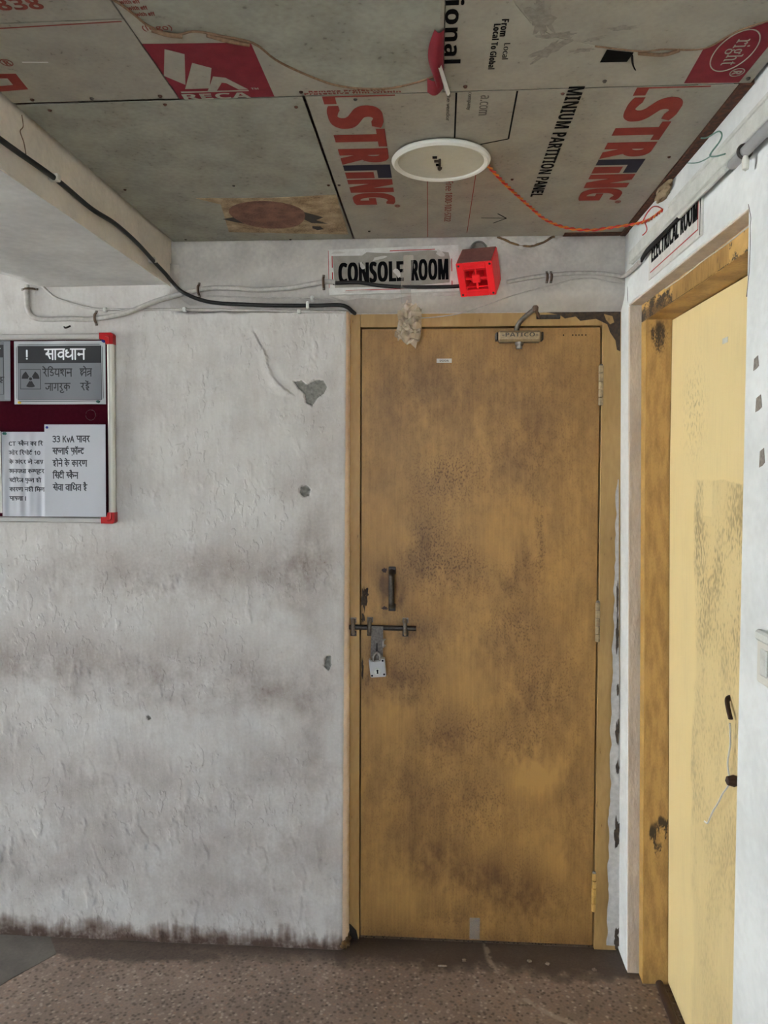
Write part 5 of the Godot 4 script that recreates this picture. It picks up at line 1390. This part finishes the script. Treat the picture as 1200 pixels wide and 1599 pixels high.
# ---------------------------------------------------------------- siren, disc, tape
func build_fittings() -> void:
	# red siren box, tipped forward on its bracket
	var sr := thing("fire_alarm_siren", "red plastic fire alarm siren with square grille beside CONSOLE ROOM sign", "alarm", "", "", Vector3(0.134, 2.214, 0.070))
	sr.rotation = Vector3(deg_to_rad(40), deg_to_rad(-16), deg_to_rad(0))
	var w := 0.056
	var st := st_new()
	add_box(st, Vector3(-w, -w, -0.052), Vector3(w, w, -0.012), 0.003)
	put("case", st.commit(), M.red_plastic, sr)
	put("dusty_top", box(Vector3(-0.053, w - 0.0005, -0.050), Vector3(0.053, w + 0.0012, 0.044), 0.0005), M.red_faded, sr)
	# front: four frame bars round a deep square opening
	var zf := 0.030
	for b in [[-w, -w, -0.034, w], [0.034, -w, w, w], [-0.034, 0.034, 0.034, w], [-0.034, -w, 0.034, -0.034]]:
		put("front_bar", box(Vector3(b[0], b[1], -0.014), Vector3(b[2], b[3], zf + 0.018), 0.002), M.red_plastic, sr)
	put("horn", box(Vector3(-0.013, -0.013, -0.013), Vector3(0.013, 0.013, zf + 0.016), 0.003), M.red_plastic, sr)
	for b in [[-0.034, -0.003, 0.034, 0.003], [-0.003, -0.034, 0.003, 0.034], [-0.034, 0.026, 0.034, 0.029], [-0.034, -0.029, 0.034, -0.026]]:
		put("grille_bar", box(Vector3(b[0], b[1], zf + 0.004), Vector3(b[2], b[3], zf + 0.011), 0.001), M.red_plastic, sr)
	for c in [[-0.048, -0.048], [0.048, -0.048], [0.048, 0.048], [-0.048, 0.048]]:
		put("screw", lathe([Vector2(0, 0.003), Vector2(0.003, 0.002), Vector2(0.0038, 0)], 8, Vector3.BACK), M.steel_dark, sr, Vector3(c[0], c[1], zf + 0.018))
	lettering("raised_name", "ELECTRONIC", Vector3(0, 0.046, zf + 0.018), Vector3.RIGHT, Vector3.UP, 0.062, 0.008, M.red_plastic, sr, true, 0.0016)
	put("bracket", box(Vector3(-0.028, -0.030, -0.085), Vector3(0.028, 0.030, -0.052), 0.003), M.steel_dark, sr)
	put("hole_rim", tube(circle(Vector3(0.137, 2.305, 0.0), 0.024, Vector3.RIGHT, Vector3.UP), 0.003, 1, 6), M.cement, get_node("wall_above_door"))

	# round flat disc under the ceiling
	var ds := thing("ceiling_disc_fitting", "round off-white disc fitting hung flat under the printed ceiling", "ceiling fitting", "", "", Vector3(0.011, CEIL, 0.648))
	put("rim", lathe([Vector2(0, -0.006), Vector2(0.097, -0.006), Vector2(0.104, -0.015), Vector2(0.110, -0.017), Vector2(0.1155, -0.013), Vector2(0.117, -0.008), Vector2(0.113, -0.003), Vector2(0, -0.003)], 64), M.disc_rim, ds)
	put("face", lathe([Vector2(0, -0.013), Vector2(0.101, -0.012), Vector2(0.103, -0.010), Vector2(0.0, -0.008)], 64), M.disc_face, ds)
	put("hanger", lathe([Vector2(0.05, 0.0), Vector2(0.05, -0.004), Vector2(0.0, -0.004)], 24), M.steel_dark, ds)
	for k in 4:
		put("centre_mark", box(Vector3(-0.020 + 0.004 * k, -0.0145, 0.028 - 0.022 * k), Vector3(-0.009 + 0.004 * k, -0.0128, 0.040 - 0.022 * k), 0.0005), M.print_black if k % 2 == 0 else M.steel_dark, ds)
	put("centre_mark", box(Vector3(-0.006, -0.0145, -0.045), Vector3(0.000, -0.0128, 0.025), 0.0005), M.steel_dark, ds)

	# tape: a strip over the sign and a crumpled wad hanging from it
	var tpv := thing("tape_wad", "crumpled clear sticky tape hanging from the CONSOLE ROOM sign", "tape", "", "")
	var sp := func(u: float, v: float) -> Vector3:
		return Vector3(lerpf(-0.108, -0.075, u) - 0.004 * sin(v * 5.0), lerpf(2.13, 2.285, v), 0.014 + 0.004 * sin(v * 7.0 + u * 2.0) + 0.012 * (1.0 - v))
	put("strip", sheet(6, 24, sp, Vector3.BACK), M.tape_film, tpv)
	var nn := noise(301, 26.0, 3)
	var rng := RandomNumberGenerator.new()
	rng.seed = 4
	for k in 7:
		var cx := -0.086 + rng.randf_range(-0.012, 0.012)
		var cy := 2.105 - 0.012 * k + rng.randf_range(-0.005, 0.005)
		var rx := 0.030 + 0.006 * sin(k * 1.1) + 0.010 * (k / 6.0)
		var ry := 0.020 + rng.randf() * 0.012
		var ang := rng.randf_range(-0.8, 0.8)
		var zc := 0.022 + rng.randf_range(-0.008, 0.014)
		var fold := func(u: float, v: float) -> Vector3:
			var p := Vector2((u - 0.5) * 2.0 * rx, (v - 0.5) * 2.0 * ry).rotated(ang)
			var q := nn.get_noise_3d(u * 0.09 + k, v * 0.09, k * 3.0)
			return Vector3(cx + p.x * (1.0 - 0.25 * absf(v - 0.5)), cy + p.y + 0.010 * q, zc + 0.022 * q + 0.008 * cos(u * 5.0 + k))
		put("crumple", sheet(16, 12, fold, Vector3.BACK), M.tape, tpv)

# ---------------------------------------------------------------- cables
func cable(called: String, label: String, pts: Array, r: float, m: Material, category := "cable", group := "") -> Node3D:
	var t := thing(called, label, category, group)
	put("sheath", tube(pts, r, 6, 8), m, t)
	return t

func saddle(parent: Node, c: Vector3, w: float, vertical: bool, m: Material) -> void:
	var a := Vector3.UP if vertical else Vector3.RIGHT
	var st := st_new()
	add_tube(st, smooth_path([c - a * w + Vector3(0, 0, -0.008), c - a * w * 0.7 + Vector3(0, 0, -0.004), c - a * w * 0.35 + Vector3(0, 0, 0.006), c + a * w * 0.35 + Vector3(0, 0, 0.006), c + a * w * 0.7 + Vector3(0, 0, -0.004), c + a * w + Vector3(0, 0, -0.008)], 4), 0.0045, 6, 0.35)
	put("clip", st.commit(), m, parent)
	for s in [-1.0, 1.0]:
		put("clip_nail", lathe([Vector2(0, 0.004), Vector2(0.003, 0.003), Vector2(0.0035, 0)], 8, Vector3.BACK), M.steel, parent, c + a * w * 0.85 * s + Vector3(0, 0, -0.005))

func build_cables() -> void:
	var zc := 0.021
	# white pipe that drops from the low ceiling and runs right to the sign
	var a := cable("white_conduit", "white painted conduit curving from low ceiling to CONSOLE ROOM sign", [Vector3(-1.348, 2.205, zc), Vector3(-1.349, 2.152, zc), Vector3(-1.343, 2.118, zc), Vector3(-1.325, 2.098, zc), Vector3(-1.289, 2.091, zc), Vector3(-1.20, 2.092, zc), Vector3(-1.125, 2.091, zc), Vector3(-1.007, 2.107, zc + 0.014), Vector3(-0.899, 2.147, zc + 0.012), Vector3(-0.771, 2.183, zc - 0.006), Vector3(-0.68, 2.189, zc - 0.008), Vector3(-0.581, 2.181, zc - 0.008), Vector3(-0.50, 2.184, zc - 0.008), Vector3(-0.455, 2.188, zc - 0.008), Vector3(-0.365, 2.203, zc - 0.006), Vector3(-0.322, 2.202, zc - 0.004)], 0.0085, M.cable_white, "conduit")
	saddle(a, Vector3(-1.338, 2.190, zc + 0.006), 0.028, false, M.clip_rust)
	for c in [[-1.114, 2.094], [-0.771, 2.183], [-0.361, 2.203]]:
		saddle(a, Vector3(c[0], c[1], zc + 0.004 if c[0] < -1.0 else zc - 0.003), 0.024, true, M.clip_rust)
	# two thin white flexes
	var b := cable("white_flex", "thin white flex sagging from low ceiling along top of wall", [Vector3(-1.298, 2.202, 0.0175), Vector3(-1.275, 2.180, 0.0175), Vector3(-1.244, 2.159, 0.0175), Vector3(-1.158, 2.133, 0.0175), Vector3(-1.082, 2.122, 0.0175), Vector3(-0.95, 2.121, 0.0175), Vector3(-0.835, 2.120, 0.0175), Vector3(-0.623, 2.116, 0.0175), Vector3(-0.434, 2.110, 0.0175), Vector3(-0.287, 2.107, 0.0175)], 0.0042, M.cable_white, "cable", "white flexes above the plaster wall")
	for c in [[-1.084, 2.122], [-0.817, 2.120], [-0.440, 2.110]]:
		put("clip", box(Vector3(c[0] - 0.006, c[1] - 0.008, 0.010), Vector3(c[0] + 0.006, c[1] + 0.007, 0.026), 0.002), M.white_plastic, b)
	var c2 := cable("white_flex", "straight thin white flex between the conduit and the black cable", [Vector3(-0.765, 2.1665, 0.008), Vector3(-0.70, 2.162, 0.008), Vector3(-0.581, 2.157, 0.012), Vector3(-0.392, 2.151, 0.012), Vector3(-0.33, 2.146, 0.010), Vector3(-0.302, 2.141, 0.008)], 0.0030, M.cable_white, "cable", "white flexes above the plaster wall")
	put("clip", box(Vector3(-0.404, 2.144, -0.002), Vector3(-0.394, 2.160, 0.018), 0.002), M.white_plastic, c2)
	# black cable along the beam, then across the wall to the door frame
	var xb := BEAM_X + 0.012
	var bl := cable("black_cable", "thick black cable running along the beam and down over door corner", [Vector3(xb, 2.245, 2.6), Vector3(xb, 2.242, 1.6), Vector3(xb, 2.246, 1.05), Vector3(xb, 2.252, 0.80), Vector3(xb, 2.246, 0.62), Vector3(xb + 0.002, 2.252, 0.48), Vector3(xb + 0.004, 2.244, 0.34), Vector3(xb + 0.004, 2.226, 0.20), Vector3(xb + 0.004, 2.214, 0.10), Vector3(xb + 0.008, 2.200, 0.046), Vector3(-0.812, 2.168, 0.040), Vector3(-0.729, 2.140, 0.030), Vector3(-0.581, 2.131, 0.022), Vector3(-0.413, 2.127, 0.022), Vector3(-0.315, 2.128, 0.022), Vector3(-0.285, 2.122, 0.018), Vector3(-0.268, 2.110, 0.005), Vector3(-0.262, 2.107, -0.012)], 0.0062, M.cable_black)
	for z in [0.80, 0.20]:
		put("clip", box(Vector3(BEAM_X - 0.001, 2.222 if z < 0.5 else 2.246, z - 0.008), Vector3(xb + 0.010, 2.238 if z < 0.5 else 2.262, z + 0.008), 0.002), M.ivory_plastic, bl)
	put("clip", box(Vector3(-0.416, 2.116, 0.010), Vector3(-0.406, 2.140, 0.030), 0.002), M.white_plastic, bl)
	# black piece across the sign to the siren, then the painted tail to the corner
	cable("black_cable", "black cable crossing the foot of the CONSOLE ROOM sign to siren", [Vector3(-0.330, 2.199, 0.016), Vector3(-0.247, 2.200, 0.017), Vector3(-0.185, 2.190, 0.017), Vector3(-0.124, 2.185, 0.017), Vector3(-0.03, 2.183, 0.017), Vector3(0.085, 2.185, 0.020), Vector3(0.11, 2.20, 0.03)], 0.0060, M.cable_black)
	var d := cable("painted_cable", "cream painted cable running from siren to right-hand corner", [Vector3(0.226, 2.197, 0.011), Vector3(0.262, 2.204, 0.010), Vector3(0.302, 2.211, 0.010), Vector3(0.372, 2.219, 0.010), Vector3(0.442, 2.223, 0.010), Vector3(0.52, 2.221, 0.010), Vector3(0.575, 2.212, 0.014), Vector3(0.586, 2.205, 0.035), Vector3(0.586, 2.199, 0.12), Vector3(0.587, 2.200, 0.215)], 0.0065, M.cable_white)
	saddle(d, Vector3(0.353, 2.212, 0.012), 0.018, true, M.clip_rust)
	saddle(d, Vector3(0.366, 2.212, 0.012), 0.018, true, M.clip_rust)
	cable("thin_wire", "thin pale wire strung from tape wad up to the right corner", [Vector3(-0.060, 2.082, 0.03), Vector3(0.0, 2.086, 0.025), Vector3(0.081, 2.098, 0.02), Vector3(0.16, 2.124, 0.012), Vector3(0.242, 2.153, 0.010), Vector3(0.33, 2.178, 0.006), Vector3(0.372, 2.187, 0.006), Vector3(0.44, 2.204, 0.006), Vector3(0.501, 2.206, 0.006), Vector3(0.555, 2.194, 0.008), Vector3(0.590, 2.188, 0.03)], 0.0018, M.cable_white, "wire")

	# twisted flex from the disc to the right wall
	var path := smooth_path([Vector3(0.122, CEIL - 0.010, 0.622), Vector3(0.150, CEIL - 0.012, 0.560), Vector3(0.176, CEIL - 0.012, 0.500), Vector3(0.218, CEIL - 0.014, 0.415), Vector3(0.262, CEIL - 0.016, 0.330), Vector3(0.300, CEIL - 0.020, 0.262), Vector3(0.335, CEIL - 0.022, 0.215), Vector3(0.376, CEIL - 0.024, 0.178), Vector3(0.421, CEIL - 0.026, 0.158), Vector3(0.470, CEIL - 0.026, 0.152), Vector3(0.530, CEIL - 0.022, 0.165), Vector3(0.575, CEIL - 0.026, 0.20), Vector3(0.594, CEIL - 0.040, 0.28), Vector3(0.598, CEIL - 0.052, 0.40)], 16)
	var tw := thing("twisted_flex", "twisted red and orange wire from ceiling disc to right wall", "wire")
	for k in 2:
		var tws := PackedVector3Array()
		var run := 0.0
		for i in path.size():
			if i: run += path[i].distance_to(path[i - 1])
			var dd := (path[mini(i + 1, path.size() - 1)] - path[maxi(i - 1, 0)]).normalized()
			var aa := dd.cross(Vector3.UP).normalized()
			var t := run / 0.045 * TAU + k * PI
			tws.append(path[i] + (aa * cos(t) + Vector3.UP * sin(t)) * 0.0024)
		var st := st_new()
		add_tube(st, tws, 0.0024, 6)
		put("strand", st.commit(), M.wire_red if k == 0 else M.wire_orange, tw)
	for tl in [[Vector3(0.588, CEIL - 0.032, 0.24), Vector3(0.592, CEIL - 0.018, 0.27), Vector3(0.596, CEIL - 0.014, 0.31), Vector3(0.597, CEIL - 0.03, 0.36), Vector3(0.598, CEIL - 0.05, 0.40)], [Vector3(0.590, CEIL - 0.034, 0.25), Vector3(0.589, CEIL - 0.06, 0.28), Vector3(0.585, CEIL - 0.075, 0.29), Vector3(0.575, CEIL - 0.085, 0.29)]]:
		put("loose_end", tube(tl, 0.0016, 5, 6), M.wire_red, tw)

	# white trunking on the right wall
	var tk := thing("cable_trunking", "long white cable trunking along top of right wall", "trunking", "cable trunking on the right wall")
	put("channel", box(Vector3(0.588, 2.222, 0.105), Vector3(0.606, 2.264, 2.6), 0.003), M.white_plastic, tk)
	put("lid", box(Vector3(0.584, 2.2245, 0.10), Vector3(0.5885, 2.2615, 2.6), 0.002), M.white_plastic, tk)
	var tk2 := thing("cable_trunking", "short lower white trunking above the ELECTRICAL ROOM sign", "trunking", "cable trunking on the right wall")
	put("channel", box(Vector3(0.581, 2.209, 0.575), Vector3(0.594, 2.2215, 0.88), 0.004), M.white_plastic, tk2)
	var up := thing("cable_trunking", "thin white strip of trunking between long trunking and ceiling", "trunking", "cable trunking on the right wall")
	put("channel", box(Vector3(0.596, 2.275, 0.45), Vector3(0.606, 2.287, 2.6), 0.002), M.white_plastic, up)
	var bb := thing("cable_bunch", "black cables bunched under trunking over ELECTRICAL ROOM sign", "cable")
	for k in 3:
		put("sheath", tube([Vector3(0.588, 2.198 + 0.004 * k, 0.235), Vector3(0.586, 2.204 + 0.005 * k, 0.30), Vector3(0.588, 2.208 + 0.004 * k, 0.39), Vector3(0.590, 2.211 + 0.003 * k, 0.49), Vector3(0.591, 2.214 + 0.002 * k, 0.57)], 0.0035, 5, 8), M.cable_black, bb)
	var cd := thing("grey_conduit", "grey plastic conduit on right wall held by a round clip", "conduit")
	put("pipe", tube([Vector3(0.587, 2.209, 0.91), Vector3(0.585, 2.207, 1.1), Vector3(0.585, 2.206, 1.8), Vector3(0.585, 2.206, 2.6)], 0.0105, 4, 14), M.conduit_grey, cd)
	put("clip", tube(circle(Vector3(0.585, 2.2080, 0.975), 0.0125, Vector3.RIGHT, Vector3.UP), 0.003, 1, 6), M.steel_dark, cd)
	put("clip_tail", lathe([Vector2(0, -0.020), Vector2(0.006, -0.016), Vector2(0.007, 0.0), Vector2(0.004, 0.010)], 12), M.ivory_plastic, cd, Vector3(0.585, 2.189, 0.980))
	cable("green_wire", "thin green wire looped over the trunking near the ceiling", [Vector3(0.583, CEIL - 0.006, 0.735), Vector3(0.588, CEIL - 0.015, 0.76), Vector3(0.590, 2.312, 0.82), Vector3(0.592, 2.298, 0.835), Vector3(0.588, 2.285, 0.83), Vector3(0.572, 2.262, 0.825), Vector3(0.571, 2.245, 0.86), Vector3(0.574, 2.232, 0.905)], 0.0016, M.wire_green, "wire")
	cable("green_wire", "thin grey-green wire lying against wall above trunking", [Vector3(0.602, 2.338, 0.585), Vector3(0.602, 2.310, 0.66), Vector3(0.602, 2.294, 0.73), Vector3(0.592, 2.288, 0.78), Vector3(0.588, 2.285, 0.83)], 0.0014, M.wire_green, "wire")
	cable("black_wire", "fine dark wire dangling at the top corner of side door", [Vector3(0.603, 2.196, 0.028), Vector3(0.600, 2.17, 0.032), Vector3(0.600, 2.13, 0.035), Vector3(0.602, 2.115, 0.045)], 0.0012, M.cable_black, "wire")

# ---------------------------------------------------------------- small things
func build_small_things() -> void:
	# light switch at the right edge
	var sw := thing("wall_switch", "white switch plate on right wall at picture edge", "switch", "", "", Vector3(WALL_X, 1.262, 1.105))
	put("plate", box(Vector3(-0.010, -0.048, -0.052), Vector3(0.001, 0.040, 0.05), 0.003), M.ivory_plastic, sw)
	put("cover", box(Vector3(-0.016, 0.030, -0.050), Vector3(-0.001, 0.050, 0.05), 0.004), M.white_plastic, sw)
	put("rocker", box(Vector3(-0.014, -0.030, -0.030), Vector3(-0.009, 0.018, -0.004), 0.002), M.white_plastic, sw)
	# tape scraps on the white wall
	for k in [[1.805, 1.000, 0.022, 0.012, "topmost grey tape scrap on white wall right of side door"], [1.728, 1.015, 0.026, 0.014, "square middle tape scrap on white wall right of side door"], [1.626, 1.035, 0.030, 0.012, "lowest slanted tape scrap on white wall right of side door"]]:
		var h: float = k[2]
		var w: float = k[3]
		tag(put("tape_scrap", plate(pv([k[1] - w, k[0] - h * 0.6, k[1] - w * 0.8, k[0] + h * 0.4, k[1] + w * 0.6, k[0] + h * 0.6, k[1] + w, k[0] - h * 0.3, k[1] + w * 0.1, k[0] - h * 0.5]), Vector3(WALL_X, 0, 0), Vector3.BACK, Vector3.UP, Vector3.LEFT, 0.0008), M.tape_old), k[4], "tape", "tape scraps on the right wall")
	# white string hanging from the side door latch
	cable("white_string", "loose white plastic string hanging from the side door latch", [Vector3(0.706, 1.00, 0.640), Vector3(0.708, 0.95, 0.640), Vector3(0.706, 0.90, 0.632), Vector3(0.700, 0.865, 0.660), Vector3(0.700, 0.820, 0.620), Vector3(0.702, 0.780, 0.584), Vector3(0.704, 0.745, 0.548), Vector3(0.706, 0.712, 0.520), Vector3(0.708, 0.692, 0.500), Vector3(0.706, 0.690, 0.485)], 0.0022, M.wire_clear, "string")
	# crumbs of plaster and paper on the floor
	var rng := RandomNumberGenerator.new()
	rng.seed = 11
	var what := ["small pale plaster crumb lying nearest the door middle", "white plaster crumb on floor before the door's right half", "tiny white crumb on floor beside the larger crumbs", "thin pale sliver on floor in front of yellow door", "white crumb by the foot of right-hand corner"]
	var where := [[0.106, 0.042], [0.318, 0.030], [0.375, 0.040], [0.035, 0.075], [0.52, 0.06]]
	for k in 5:
		var st := st_new()
		var f := func(u: float, v: float) -> Vector3:
			var t := u * TAU
			var ph := v * PI
			var r := 0.0075 * (0.7 + 0.5 * absf(sin(t * 2.0 + k)) )
			return Vector3(where[k][0] + r * cos(t) * sin(ph) * (2.2 if k == 3 else 1.0), 0.003 + 0.0034 * cos(ph), where[k][1] + r * sin(t) * sin(ph) * (0.4 if k == 3 else 1.0))
		tag(put("plaster_crumb", sheet(10, 6, f, Vector3.UP, Vector3(where[k][0], 0.003, where[k][1])), M.crumb), what[k], "debris", "plaster crumbs on the floor")
	# loose plaster lump stuck over the trunking
	var nn := noise(401, 30.0, 3)
	var lump := func(u: float, v: float) -> Vector3:
		var t := u * TAU
		var ph := v * PI
		var r := 1.0 + 0.5 * nn.get_noise_3d(cos(t) * sin(ph) * 0.05, cos(ph) * 0.05, sin(t) * sin(ph) * 0.05)
		return Vector3(0.592 + 0.012 * r * cos(ph), 2.326 + 0.016 * r * cos(t) * sin(ph), 0.43 + 0.062 * r * sin(t) * sin(ph))
	tag(put("plaster_lump", sheet(24, 14, lump, Vector3.LEFT, Vector3(0.592, 2.326, 0.43)), M.stained_board), "rough lump of old plaster between ceiling and trunking", "plaster")
